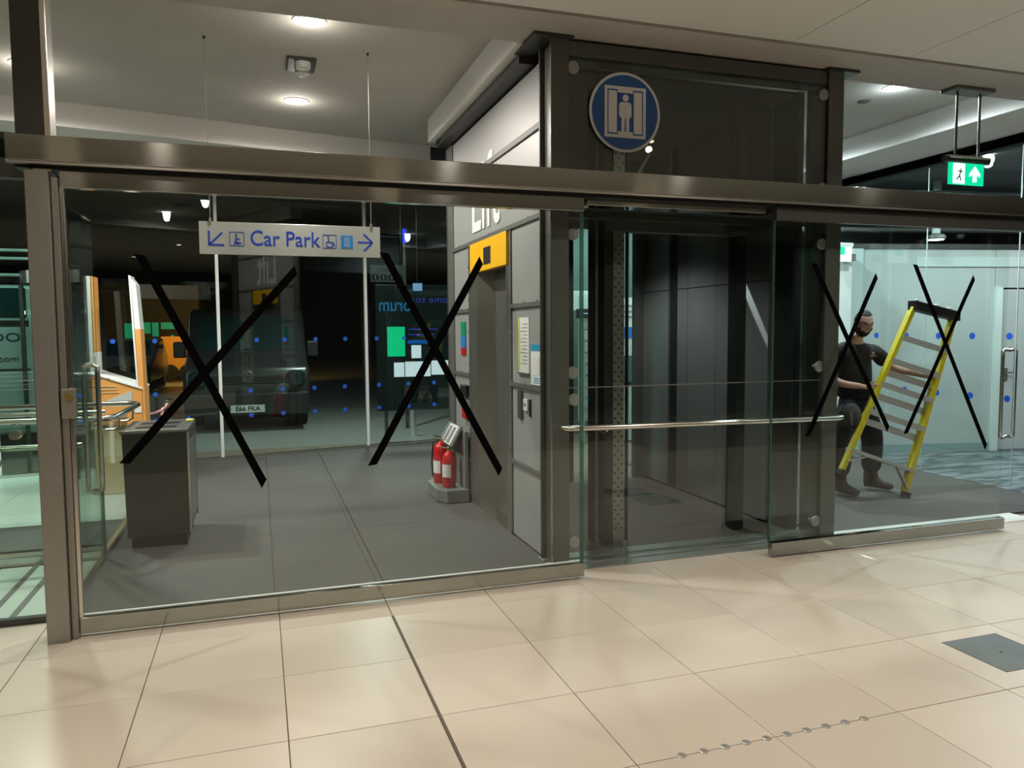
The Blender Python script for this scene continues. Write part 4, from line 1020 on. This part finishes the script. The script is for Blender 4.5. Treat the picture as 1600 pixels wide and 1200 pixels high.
# dark van facing the glass
def vehicle(label, cx, y, wd, mt, low=False, parts=True, name='van', ht=2.0):
    t = thing(name, label, 'van' if name == 'van' else 'car', (cx, y + 2, -0.04))
    h = wd / 2
    if name == 'van': side = [(0, 0.28), (0, 0.72), (0.10, 1.02), (0.85, 1.22), (1.55, ht - 0.08), (2.0, ht), (4.9, ht), (5.0, 0.5), (5.0, 0.28)]
    else: side = [(0, 0.25), (0, 0.55), (0.08, 0.72), (1.15, 0.92), (1.95, 1.38), (3.2, 1.42), (4.0, 1.0), (4.3, 0.9), (4.3, 0.25)]
    MB().prism([(cx - h, y + a, z) for a, z in side], (wd, 0, 0)).build('body', mt, t, bevel=0.07, seg=3, smooth=True)
    a, b_ = side[3], side[4]
    def onp(f, dx, off=0.012):
        yy = y + a[0] + (b_[0] - a[0]) * f; zz = a[1] + (b_[1] - a[1]) * f
        d = Vector((0, b_[0] - a[0], b_[1] - a[1])).normalized(); n = Vector((0, -d.z, d.y))
        return (cx + dx, yy + n.y * off, zz + n.z * off)
    ws = [onp(0.08, -h + 0.12), onp(0.08, h - 0.12), onp(0.92, h - 0.22), onp(0.92, -h + 0.22)]
    MB().prism(ws, (0, 0.01, -0.012)).build('windscreen', 'van_glass', t)
    z0 = side[1][1]
    gr_ = MB().box(cx - h + 0.42, y - 0.02, z0 + 0.03, cx + h - 0.42, y + 0.05, z0 + 0.16).build('grille', 'plastic_black', t, bevel=0.008)
    for k in range(3): MB().box(cx - h + 0.42, y - 0.026, z0 + 0.045 + 0.04 * k, cx + h - 0.42, y - 0.018, z0 + 0.052 + 0.04 * k).build('grille_bar', 'bright_steel', gr_)
    MB().box(cx - h + 0.02, y - 0.06, 0.24, cx + h - 0.02, y + 0.05, 0.60 if name == 'van' else 0.45).build('bumper', mt, t, bevel=0.03)
    for s in (-1, 1):
        hl_ = MB().lathe((cx + s * (h - 0.22), y + 0.02, z0 + 0.0), [(0.11, 0), (0.15, 0.06), (0.14, 0.2), (0.08, 0.24)], 18).build('headlight', 'van_glass', t, smooth=True)
        for k in range(6):
            aa = k * PI / 3
            MB().cyl((cx + s * (h - 0.22) + 0.07 * math.cos(aa), y - 0.145, z0 + 0.12 + 0.08 * math.sin(aa)), (cx + s * (h - 0.22) + 0.07 * math.cos(aa), y - 0.13, z0 + 0.12 + 0.08 * math.sin(aa)), 0.010, 8).build('reflector', 'bright_steel', hl_)
        MB().box(cx + s * (h + 0.12) - 0.10, y + 1.05, 1.15, cx + s * (h + 0.12) + 0.10, y + 1.15, 1.42 if name == 'van' else 1.25).build('wing_mirror', 'plastic_black', t, bevel=0.02)
        for yy in (0.95, 3.9 if name == 'van' else 3.3):
            MB().tube([(cx + s * (h - 0.12) - 0.11, y + yy, 0.31), (cx + s * (h - 0.12) + 0.11, y + yy, 0.31)], 0.33, 24).build('wheel', 'rubber', t, smooth=True)
    return t, z0
t, z0 = vehicle('dark van facing the far glass with number plate', -0.85, 9.5, 1.95, 'van_dark')
em = MB()
em.tube([(-0.85 + 0.085 * math.cos(k * PI / 10), 9.46, 0.875 + 0.085 * math.sin(k * PI / 10)) for k in range(21)], 0.009, 8)
for a, b_ in (((-0.04, 0.07), (0, 0.0)), ((0.04, 0.07), (0, 0.0)), ((-0.075, 0.03), (-0.035, -0.065)), ((-0.035, -0.065), (0, -0.01)), ((0, -0.01), (0.035, -0.065)), ((0.035, -0.065), (0.075, 0.03))):
    em.bar((-0.85 + a[0], 9.46, 0.875 + a[1]), (-0.85 + b_[0], 9.46, 0.875 + b_[1]), 0.014, 0.014)
em.build('badge', 'bright_steel', t)
MB().box(-1.12, 9.425, 0.29, -0.60, 9.44, 0.41).build('number_plate', 'plate', t)
text('E66 FKA', 0.105, (-0.86, 9.423, 0.35), 'letter_dark', t, off=0.002)
# pale car and others far out
t, _ = vehicle('pale grey car parked beyond the dark van, behind the kiosk', -4.3, 18.6, 1.8, 'car_grey', name='car')
t = thing('green_building', 'far shopfront glowing green behind the kiosk', 'building', (-4, 25, -0.04))
MB().box(-8, 25.2, -0.04, -2.6, 27, 3.2).build('wall', 'black_soffit', t)
for x0, x1, z0, z1 in ((-4.95, -4.55, 1.25, 1.9), (-4.40, -4.15, 1.55, 1.93), (-4.1, -3.9, 1.45, 1.93), (-3.82, -3.4, 1.7, 1.93), (-3.52, -3.42, 1.0, 1.5)):
    MB().box(x0, 25.15, z0, x1, 25.2, z1).build('lit_window', 'lit_green', t)
t = thing('digger', 'small orange construction vehicle far outside in the dark', 'vehicle', (-2.75, 24, -0.04))
MB().prism([(-3.75, 23.8, 0.3), (-2.75, 23.8, 0.3), (-2.50, 23.8, 0.65), (-2.75, 23.8, 1.0), (-2.87, 23.8, 1.45), (-3.70, 23.8, 1.45)], (0, 1.4, 0)).build('body', 'orange_glow', t, bevel=0.03)
for k in range(2): MB().box(-3.23 + 0.2 * k, 23.77, 1.02, -3.09 + 0.2 * k, 23.8, 1.28).build('cab_window', 'plastic_black', t)
for x in (-3.45, -2.9): MB().tube([(x, 23.7, 0.26), (x, 23.9, 0.26)], 0.28, 18).build('wheel', 'rubber', t, smooth=True)
for (x, y, z, r, lb) in ((-2.0, 22.0, 1.0, 0.045, 'round headlamp glowing beyond the left tape cross'), (-4.4, 16.0, 1.60, 0.03, 'small lamp left of the kiosk panel, outside'), (-1.45, 18.0, 2.0, 0.025, 'small twinkling light beside the white mullion')):
    t = thing('street_lamp', lb, 'lamp', (x, y, -0.04))
    MB().tube([(x, y, -0.04), (x, y, z - r)], 0.03, 8).build('pole', 'plastic_black', t)
    MB().lathe((x, y, z - r), [(r * 0.4, 0), (r, r * 0.6), (r, r * 1.4), (r * 0.4, 2 * r)], 12).build('bulb', 'lamp_small', t, smooth=True)
t = thing('blue_beacon', 'vertical blue light high outside beyond the far glass', 'lamp', (1.6, 9, 2.8))
MB().box(1.62, 9.0, 3.02, 1.68, 9.05, 3.25).build('tube', 'beacon_blue', t, bevel=0.008)
MB().tube([(0.5, 9.03, 3.12), (1.62, 9.03, 3.12)], 0.012, 8).build('arm', 'bright_steel', t)
MB().tube([(1.66, 9.08, -0.04), (1.66, 9.08, 3.25)], 0.03, 10).build('pole', 'plastic_black', t)

# welcome totem outside, stands in for a mirrored reflection in the far glass
TXx, TY = 0.95, 7.55
t = thing('welcome_reflection', 'reflection of a dark welcome display, built as a board with mirrored lettering and lit screens', 'reflection board', (1.5, TY, -0.04))
MB().box(TXx, TY, 0.42, 2.62, TY + 0.05, 2.25).build('board', 'totem', t, bevel=0.01)
for x in (TXx + 0.1, 2.5): MB().box(x, TY + 0.01, -0.04, x + 0.05, TY + 0.04, 0.42).build('foot', 'grey_frame', t)
def mtext(s, size, x, z, mt, **k):
    return text(s, size, (x, TY - 0.002, z), mt, t, mirror=True, **k)
mtext('forum', 0.27, 1.25, 1.955, 'letter_cyan', xs=0.80, off=0.003)
mtext('Welcome to', 0.15, 1.95, 2.04, 'letter_violet', spacing=1.1)
mtext('your guide', 0.07, 1.62, 1.60, 'letter_violet') if False else None
for k, z in enumerate((1.60, 1.52)):
    MB().box(1.42, TY - 0.004, z, 1.85 - 0.05 * k, TY, z + 0.018).build('text_line', 'letter_violet', t)
MB().box(1.40, TY - 0.004, 1.395, 1.85, TY, 1.45).build('blue_bar', 'blue_strip', t)
MB().box(1.105, TY - 0.006, 1.215, 1.362, TY, 1.645).build('green_screen', 'screen_green', t, bevel=0.002)
def rr(x0, x1, z0, z1):
    MB().box(x0, TY - 0.008, z0, x1, TY, z1).build('lit_screen', 'screen_white', t, bevel=0.003)
rr(1.455, 1.60, 1.185, 1.375)
rr(1.195, 1.345, 0.915, 1.125); rr(1.358, 1.735, 0.915, 1.135); rr(1.748, 2.08, 0.935, 1.145)
t = thing('toilets_sign', 'grey hanging toilets sign with four round pictograms, seen mirrored', 'sign', (1.1, 7.35, 2.3))
MB().box(0.86, 7.40, 2.28, 1.36, 7.42, 2.52).build('board', 'plastic_grey', t)
text('Toilets', 0.10, (1.09, 7.398, 2.455), 'letter_dark', t, mirror=True)
for k in range(4):
    x = 0.93 + 0.115 * k
    pc_ = MB().tube([(x, 7.40, 2.345), (x, 7.396, 2.345)], 0.045, 18).build('pictogram', 'plastic_black', t)
    MB().tube([(x, 7.396, 2.368), (x, 7.394, 2.368)], 0.009, 10).tube([(x, 7.395, 2.35), (x, 7.395, 2.318)], [0.012, 0.006], 8).build('figure', 'sign_white', pc_)
for x in (0.92, 1.30): MB().tube([(x, 7.41, 2.52), (x, 7.41, 3.66)], 0.004, 6).build('wire', 'grey_frame', t)
t = thing('lit_screen', 'small pale blue lit screen above the welcome reflection', 'screen', (1.55, 7.6, 2.2))
MB().box(1.49, 7.50, 2.165, 1.62, 7.52, 2.275).build('panel', 'screen_blue', t)
MB().tube([(1.55, 7.51, 2.275), (1.55, 7.51, 3.66)], 0.006, 6).build('hanger', 'plastic_black', t)
t = thing('white_bollard', 'slim white post outside to the right of the welcome reflection feet', 'post', (1.56, 8.0, -0.04))
MB().tube([(1.58, 8.1, -0.04), (1.58, 8.1, 0.42)], 0.045, 16).build('shaft', 'white_paint', t, smooth=True)

# ------------------------------------------------------------------ ladder (plane y ~ 2.0, tilted, held by the man)
t = thing('step_ladder', 'yellow and grey step ladder with black top, held tilted by the man', 'ladder', (5.02, 2.0, 0))
LT, LB = Vector((5.130, 2.02, 1.79)), Vector((4.315, 2.0, 0.275))
RT_, RB = Vector((5.565, 1.98, 1.685)), Vector((5.010, 1.96, 0.03))
def chan(a, b_, wd=0.042, dp=0.028):
    d = (b_ - a).normalized(); side = d.cross(Vector((0, 1, 0))).normalized(); yv = Vector((0, 1, 0))
    mb = MB()
    mb.bar(a, b_, wd, 0.006, upv=(0, 1, 0)) 
    for s in (-1, 1):
        o_ = side * s * (wd / 2 - 0.003) + yv * dp / 2
        mb.bar(a + o_, b_ + o_, 0.006, dp, upv=(0, 1, 0))
    return mb
chan(LT, LB).build('rail', 'ladder_yellow', t); chan(RT_, RB, 0.050).build('rail', 'ladder_yellow', t)
def lp(fl, fr, off=0.0): return LT.lerp(LB, fl) + Vector((0, off, 0)), RT_.lerp(RB, fr) + Vector((0, off, 0))
for fl, fr in ((0.185, 0.185), (0.325, 0.325), (0.465, 0.465), (0.625, 0.625)):
    a, b_ = lp(fl, fr, 0.035)
    mb = MB(); d = (b_ - a).normalized(); u = Vector((-d.z, 0, d.x))
    if u.z < 0: u = -u
    mb.bar(a, b_, 0.085, 0.018, upv=tuple(u)); mb.bar(a + Vector((0, -0.042, 0)) - u * 0.02, b_ + Vector((0, -0.042, 0)) - u * 0.02, 0.006, 0.05, upv=tuple(u))
    mb.build('tread', 'ladder_alu', t)
a, b_ = lp(0.865, 0.865, 0.035)
MB().bar(a, b_, 0.10, 0.03).build('tread', 'ladder_alu', t)
# rear frame, folded close behind
RL0, RL1 = LT + Vector((0.0, 0.05, -0.02)), LB + Vector((0.035, 0.055, 0.02))
RR0, RR1 = RT_ + Vector((0.0, 0.05, -0.02)), RB + Vector((0.02, 0.055, 0.03))
chan(RL0, RL1, 0.03, 0.02).build('rear_rail', 'ladder_yellow', t); chan(RR0, RR1, 0.03, 0.02).build('rear_rail', 'ladder_yellow', t)
for f in (0.40, 0.545, 0.70):
    MB().bar(RL0.lerp(RL1, f), RR0.lerp(RR1, f), 0.012, 0.06).build('rear_brace', 'ladder_alu', t)
for s, (p0, p1) in enumerate(((lp(0.865, 0.865, 0.0)[0], LT.lerp(LB, 0.93)), (lp(0.865, 0.865, 0.0)[1], RT_.lerp(RB, 0.97)))):
    a_, c_ = lp(0.865, 0.865)
    q = a_.lerp(c_, 0.28 if s == 0 else 0.72)
    MB().bar(q, p1, 0.010, 0.035, upv=(0, 1, 0)).build('knee_brace', 'ladder_alu', t)
tc_ = [LT + Vector((-0.03, -0.03, 0.045)), RT_ + Vector((0.035, -0.03, 0.045)), RT_ + Vector((0.035, 0.07, 0.045)), LT + Vector((-0.03, 0.07, 0.045))]
bt = [q + Vector((0.0, 0, -0.09)) for q in tc_]
MB().hexa([tuple(q) for q in bt] + [tuple(q) for q in tc_]).build('top_cap', 'plastic_black', t, bevel=0.008)
for f in (0.06, 0.5, 0.78):
    q = tc_[0].lerp(tc_[1], f) + Vector((0, 0.03, 0.0)); MB().lathe(q, [(0.022, -0.004), (0.022, 0.012), (0.012, 0.018)], 12).build('tool_slot', 'sign_white', t, smooth=True)
MB().bar(LB + Vector((-0.012, 0, -0.02)), LB + Vector((0.01, 0, 0.03)), 0.06, 0.07, upv=(0, 1, 0)).build('foot', 'plastic_black', t, bevel=0.006)
MB().bar(RB + Vector((-0.004, 0, -0.027)), RB + Vector((0.008, 0, 0.03)), 0.06, 0.07, upv=(0, 1, 0)).build('foot', 'plastic_black', t, bevel=0.006)

# ------------------------------------------------------------------ man
def skin_mesh(name, verts, edges, sub=2, root=0):
    me = bpy.data.meshes.new(name); me.from_pydata([v[0] for v in verts], edges, []); me.update()
    o = bpy.data.objects.new(name, me); COL.objects.link(o)
    md = o.modifiers.new('s', 'SKIN'); md.use_smooth_shade = True; md.branch_smoothing = 0.6
    for i, v in enumerate(verts):
        r = v[1]; me.skin_vertices[0].data[i].radius = r if isinstance(r, tuple) else (r, r)
        me.skin_vertices[0].data[i].use_root = (i == root)
    s2 = o.modifiers.new('b', 'SUBSURF'); s2.levels = sub; s2.render_levels = sub
    bpy.context.view_layer.update()
    out = bpy.data.meshes.new_from_object(o.evaluated_get(bpy.context.evaluated_depsgraph_get()))
    bpy.data.objects.remove(o); bpy.data.meshes.remove(me)
    return out
def chain(n, start=0): return [(i, i + 1) for i in range(start, start + n - 1)]
man = thing('person', 'bearded man in black t-shirt and work trousers holding the ladder', 'person', (4.70, 2.3, 0))
P_ = lambda x, y, z: (x, y, z)
pel = (4.67, 2.30, 0.93)
V = [(pel, (0.115, 0.080)),                       # 0 pelvis
     ((4.655, 2.29, 1.08), (0.105, 0.078)),        # 1 waist
     ((4.645, 2.28, 1.25), (0.110, 0.078)),       # 2 chest
     ((4.640, 2.285, 1.37), (0.085, 0.062)),       # 3 upper chest
     ((4.640, 2.27, 1.48), (0.060, 0.058)),       # 4 neck
     ((4.645, 2.235, 1.535), (0.056, 0.06)),      # 5 jaw base
     ((4.475, 2.350, 1.375), (0.048, 0.048)),       # 6 R shoulder (image left)
     ((4.375, 2.35, 1.25), (0.050, 0.052)),        # 7
     ((4.36, 2.32, 1.12), (0.043, 0.043)),       # 8 elbow
     ((4.44, 2.19, 1.065), (0.038, 0.036)),       # 9
     ((4.575, 2.09, 1.045), (0.028, 0.024)),      # 10 wrist
     ((4.815, 2.240, 1.375), (0.048, 0.048)),       # 11 L shoulder
     ((4.93, 2.24, 1.29), (0.050, 0.052)),        # 12
     ((5.04, 2.23, 1.20), (0.043, 0.043)),        # 13 elbow
     ((5.17, 2.18, 1.165), (0.038, 0.036)),       # 14
     ((5.29, 2.13, 1.13), (0.028, 0.024)),        # 15 wrist
     ((4.585, 2.31, 0.84), (0.070, 0.07)),
     ((4.55, 2.29, 0.64), (0.060, 0.06)),
     ((4.53, 2.27, 0.47), (0.050, 0.05)),
     ((4.52, 2.29, 0.30), (0.045, 0.05)),
     ((4.51, 2.31, 0.10), (0.038, 0.04)),
     ((4.80, 2.29, 0.84), (0.070, 0.07)),
     ((4.88, 2.31, 0.64), (0.060, 0.06)),
     ((4.93, 2.33, 0.47), (0.050, 0.05)),
     ((4.95, 2.36, 0.30), (0.045, 0.05)),
     ((4.96, 2.38, 0.10), (0.038, 0.04))]
E_ = [(0, 1), (1, 2), (2, 3), (3, 4), (4, 5), (3, 6), (6, 7), (7, 8), (8, 9), (9, 10), (3, 11), (11, 12), (12, 13), (13, 14), (14, 15),
      (0, 16), (16, 17), (17, 18), (18, 19), (19, 20), (0, 21), (21, 22), (22, 23), (23, 24), (24, 25)]
body_me = skin_mesh('body', V, E_)
# head: shaped sphere joined to the body mesh
def head_mesh(c, turn, nod):
    bm = bmesh.new(); bmesh.ops.create_uvsphere(bm, u_segments=36, v_segments=26, radius=1)
    for v in bm.verts:
        x, y, z = v.co                     # face towards -y
        sx, sy, sz = 0.076, 0.098, 0.122
        if z < 0: sx *= 1 + 0.26 * z; sy *= 1 + 0.16 * z
        nx, ny, nz = x * sx, y * sy, z * sz
        if y < 0:
            f = -y
            def g_(cx, cz, wx, wz): return math.exp(-((nx - cx) / wx) ** 2 - ((nz - cz) / wz) ** 2) * f
            ny -= 0.026 * g_(0, -0.022, 0.013, 0.020) + 0.010 * g_(0, 0.004, 0.010, 0.02)   # nose
            ny += 0.013 * (g_(-0.030, 0.006, 0.015, 0.011) + g_(0.030, 0.006, 0.015, 0.011)) # eye sockets
            ny -= 0.006 * g_(0, 0.028, 0.05, 0.009)                                         # brow
            ny -= 0.007 * g_(0, -0.060, 0.022, 0.010)                                       # lips
            ny -= 0.012 * g_(0, -0.095, 0.03, 0.02)                                         # chin
        v.co = (nx, ny, nz)
    for s in (-1, 1):                      # ears
        r = bmesh.ops.create_uvsphere(bm, u_segments=10, v_segments=8, radius=1)
        for v in r['verts']: v.co = (v.co.x * 0.012 + s * 0.078, v.co.y * 0.020 + 0.012, v.co.z * 0.032 - 0.008)
    bm.transform(Matrix.Translation(c) @ Matrix.Rotation(turn, 4, 'Z') @ Matrix.Rotation(nod, 4, 'X'))
    return bm
HC = Vector((4.668, 2.205, 1.625)); TURN = math.radians(-12); NOD = math.radians(16)
HM = Matrix.Translation(HC) @ Matrix.Rotation(TURN, 4, 'Z') @ Matrix.Rotation(NOD, 4, 'X')
bm = bmesh.new(); bm.from_mesh(body_me)
hb = head_mesh(HC, TURN, NOD); tmp = bpy.data.meshes.new('tmp'); hb.to_mesh(tmp); hb.free(); bm.from_mesh(tmp)
# hands
def hand(wr, palm, fdir, curl, thumb, w_=0.036):
    """wr wrist, palm centre, fdir finger direction, curl direction, thumb direction"""
    wr, palm = Vector(wr), Vector(palm); f = Vector(fdir).normalized(); c = Vector(curl).normalized(); s = f.cross(c).normalized()
    bk = wr + (wr - palm).normalized() * 0.05
    vs = [(tuple(bk), (0.026, 0.024)), (tuple(wr), (0.027, 0.024)), (tuple(palm), (0.036, 0.021)), (tuple(palm + f * 0.035), (0.032, 0.016))]; ed = chain(4)
    hm = skin_mesh('h', vs, ed, 1)
    out = [hm]
    for k, L_ in enumerate((0.070, 0.080, 0.074, 0.058)):
        b0 = palm + f * 0.022 + s * (k - 1.5) * 0.018
        p1 = b0 + f * L_ * 0.35 + c * 0.004; p2 = p1 + (f * 0.45 + c * 0.9).normalized() * L_ * 0.34; p3 = p2 + (c * 0.9 - f * 0.5).normalized() * L_ * 0.28
        out.append(skin_mesh('f', [(tuple(b0 - f * 0.02), 0.0095), (tuple(p1), 0.0092), (tuple(p2), 0.0085), (tuple(p3), 0.0072)], chain(4), 1))
    th = Vector(thumb).normalized(); b0 = palm - f * 0.012 - s * 0.026
    out.append(skin_mesh('f', [(tuple(b0), 0.011), (tuple(b0 + th * 0.03), 0.0105), (tuple(b0 + th * 0.045 + c * 0.028), 0.0085)], chain(3), 1))
    return out
for h_ in hand((4.575, 2.09, 1.045), (4.625, 2.065, 1.035), (0.95, -0.25, -0.05), (0.1, -0.9, 0.0), (0.6, -0.5, 0.6)) + \
          hand((5.29, 2.13, 1.13), (5.345, 2.085, 1.115), (0.95, -0.3, -0.1), (0.1, -0.9, 0.0), (0.6, -0.4, 0.6)):
    bm.from_mesh(h_)
bm.to_mesh(body_me); bm.free()
body = put(body_me, 'body', 'skin', man, True)
# hair, beard
def shell(name, mt, test, grow=0.008, parent=man):
    hb = head_mesh(Vector((0, 0, 0)), 0, 0)
    hb.normal_update()
    kill = [v for v in hb.verts if not test(*v.co) or abs(v.co.x) > 0.080]
    bmesh.ops.delete(hb, geom=kill, context='VERTS')
    hb.normal_update()
    for v in hb.verts: v.co += v.normal * grow
    r = bmesh.ops.extrude_face_region(hb, geom=hb.faces[:])
    for v in [g for g in r['geom'] if isinstance(g, bmesh.types.BMVert)]: v.co -= v.normal * (grow + 0.006)
    bmesh.ops.recalc_face_normals(hb, faces=hb.faces)
    hb.transform(HM); me = bpy.data.meshes.new(name); hb.to_mesh(me); hb.free()
    return put(me, name, mt, parent, True)
shell('hair', 'hair', lambda x, y, z: z > 0.072 + (-y) * 0.25 or (y > 0.0 and z > -0.02 and z > 0.05 - y * 1.2), 0.006)
shell('beard', 'hair', lambda x, y, z: z < -0.045 + (abs(x) > 0.045) * 0.03 and y < 0.03 and not (abs(x) < 0.02 and -0.066 < z < -0.054), 0.011)
def local(me): me.transform(HM); return me
for s in (-1, 1):
    mb = MB(); mb.lathe((s * 0.030, -0.0, 0.004), [(0.001, -0.008), (0.009, -0.004), (0.0105, 0), (0.009, 0.004), (0.001, 0.008)], 12)
    me = mb.mesh('eye'); me.transform(Matrix.Translation((0, -0.080, 0))); put(local(me), 'eye', 'sign_white', man, True)
    mb = MB(); mb.tube([(s * 0.030, -0.0895, 0.003), (s * 0.030, -0.0925, 0.003)], 0.005, 10); put(local(mb.mesh('pupil')), 'pupil', 'hair', man)
    mb = MB(); mb.tube([(s * 0.014, -0.099, 0.022), (s * 0.032, -0.097, 0.028), (s * 0.048, -0.086, 0.022)], [0.003, 0.005, 0.003], 8); put(local(mb.mesh('eyebrow')), 'eyebrow', 'hair', man, True)
# shirt
SV = [((4.665, 2.30, 0.93), (0.176, 0.134)), ((4.655, 2.29, 1.08), (0.168, 0.130)), ((4.645, 2.28, 1.25), (0.180, 0.140)), ((4.640, 2.285, 1.365), (0.150, 0.118)), ((4.640, 2.275, 1.455), (0.078, 0.076)),
      ((4.475, 2.350, 1.375), (0.086, 0.084)), ((4.39, 2.352, 1.275), (0.080, 0.078)), ((4.37, 2.345, 1.18), (0.076, 0.074)),
      ((4.815, 2.240, 1.375), (0.086, 0.084)), ((4.915, 2.24, 1.305), (0.080, 0.078)), ((4.985, 2.235, 1.24), (0.076, 0.074))]
shirt_o = put(skin_mesh('t_shirt', SV, [(0, 1), (1, 2), (2, 3), (3, 4), (3, 5), (5, 6), (6, 7), (3, 8), (8, 9), (9, 10)], root=1), 't_shirt', 'shirt', man, True)
lg = MB(); lg.prism([(4.695 + x, 2.105, 1.345 + z) for x, z in ((-0.012, 0.0), (0.0, -0.010), (0.012, 0.0), (0.012, 0.010), (0.0, 0.016), (-0.012, 0.010))], (0, -0.004, 0)).box(4.655, 2.102, 1.322, 4.735, 2.107, 1.327)
lg.build('chest_logo', 'rope_red', shirt_o)
TV = [((4.665, 2.30, 1.00), (0.150, 0.112)), ((4.665, 2.30, 0.90), (0.170, 0.128)),
      ((4.585, 2.31, 0.80), (0.120, 0.118)), ((4.55, 2.29, 0.64), (0.112, 0.110)), ((4.53, 2.27, 0.47), (0.100, 0.100)), ((4.52, 2.29, 0.30), (0.096, 0.098)), ((4.51, 2.305, 0.16), (0.090, 0.092)),
      ((4.79, 2.29, 0.80), (0.120, 0.118)), ((4.88, 2.31, 0.64), (0.115, 0.110)), ((4.93, 2.33, 0.47), (0.105, 0.100)), ((4.95, 2.36, 0.30), (0.100, 0.098)), ((4.96, 2.375, 0.16), (0.092, 0.092))]
put(skin_mesh('trousers', TV, [(0, 1), (1, 2), (2, 3), (3, 4), (4, 5), (5, 6), (1, 7), (7, 8), (8, 9), (9, 10), (10, 11)], root=1), 'trousers', 'trousers', man, True)
for (ax_, ay_, dx, dy) in ((4.51, 2.30, 0.06, -0.21), (4.96, 2.38, 0.13, -0.17)):
    BV = [((ax_, ay_, 0.235), (0.084, 0.088)), ((ax_, ay_, 0.12), (0.064, 0.068)), ((ax_ + dx * 0.15, ay_ + dy * 0.15, 0.055), (0.062, 0.058)), ((ax_ + dx * 0.6, ay_ + dy * 0.6, 0.052), (0.060, 0.048)), ((ax_ + dx, ay_ + dy, 0.046), (0.052, 0.038)), ((ax_ - dx * 0.25, ay_ - dy * 0.25, 0.048), (0.042, 0.042))]
    me = skin_mesh('boot', BV, [(0, 1), (1, 2), (2, 3), (3, 4), (2, 5)])
    for v in me.vertices:
        if v.co.z < 0.012: v.co.z = 0.012
    bo = put(me, 'boot', 'boots', man, True)
pv = [((4.49, 2.15, 0.90), (0.075, 0.035)), ((4.47, 2.14, 0.80), (0.125, 0.05)), ((4.475, 2.14, 0.70), (0.125, 0.05)), ((4.48, 2.14, 0.66), (0.10, 0.04))]
pouch_o = put(skin_mesh('tool_pouch', pv, chain(4)), 'tool_pouch', 'pouch', man, True)
mb = MB()
for k in range(7): mb.tube([(4.43 + 0.018 * k, 2.085, 0.82 - 0.01 * (k % 3)), (4.45 + 0.014 * k, 2.080, 0.69 + 0.01 * (k % 2))], 0.003, 6)
mb.build('pouch_stitching', 'ladder_alu', pouch_o)
man.location.x += 0.035
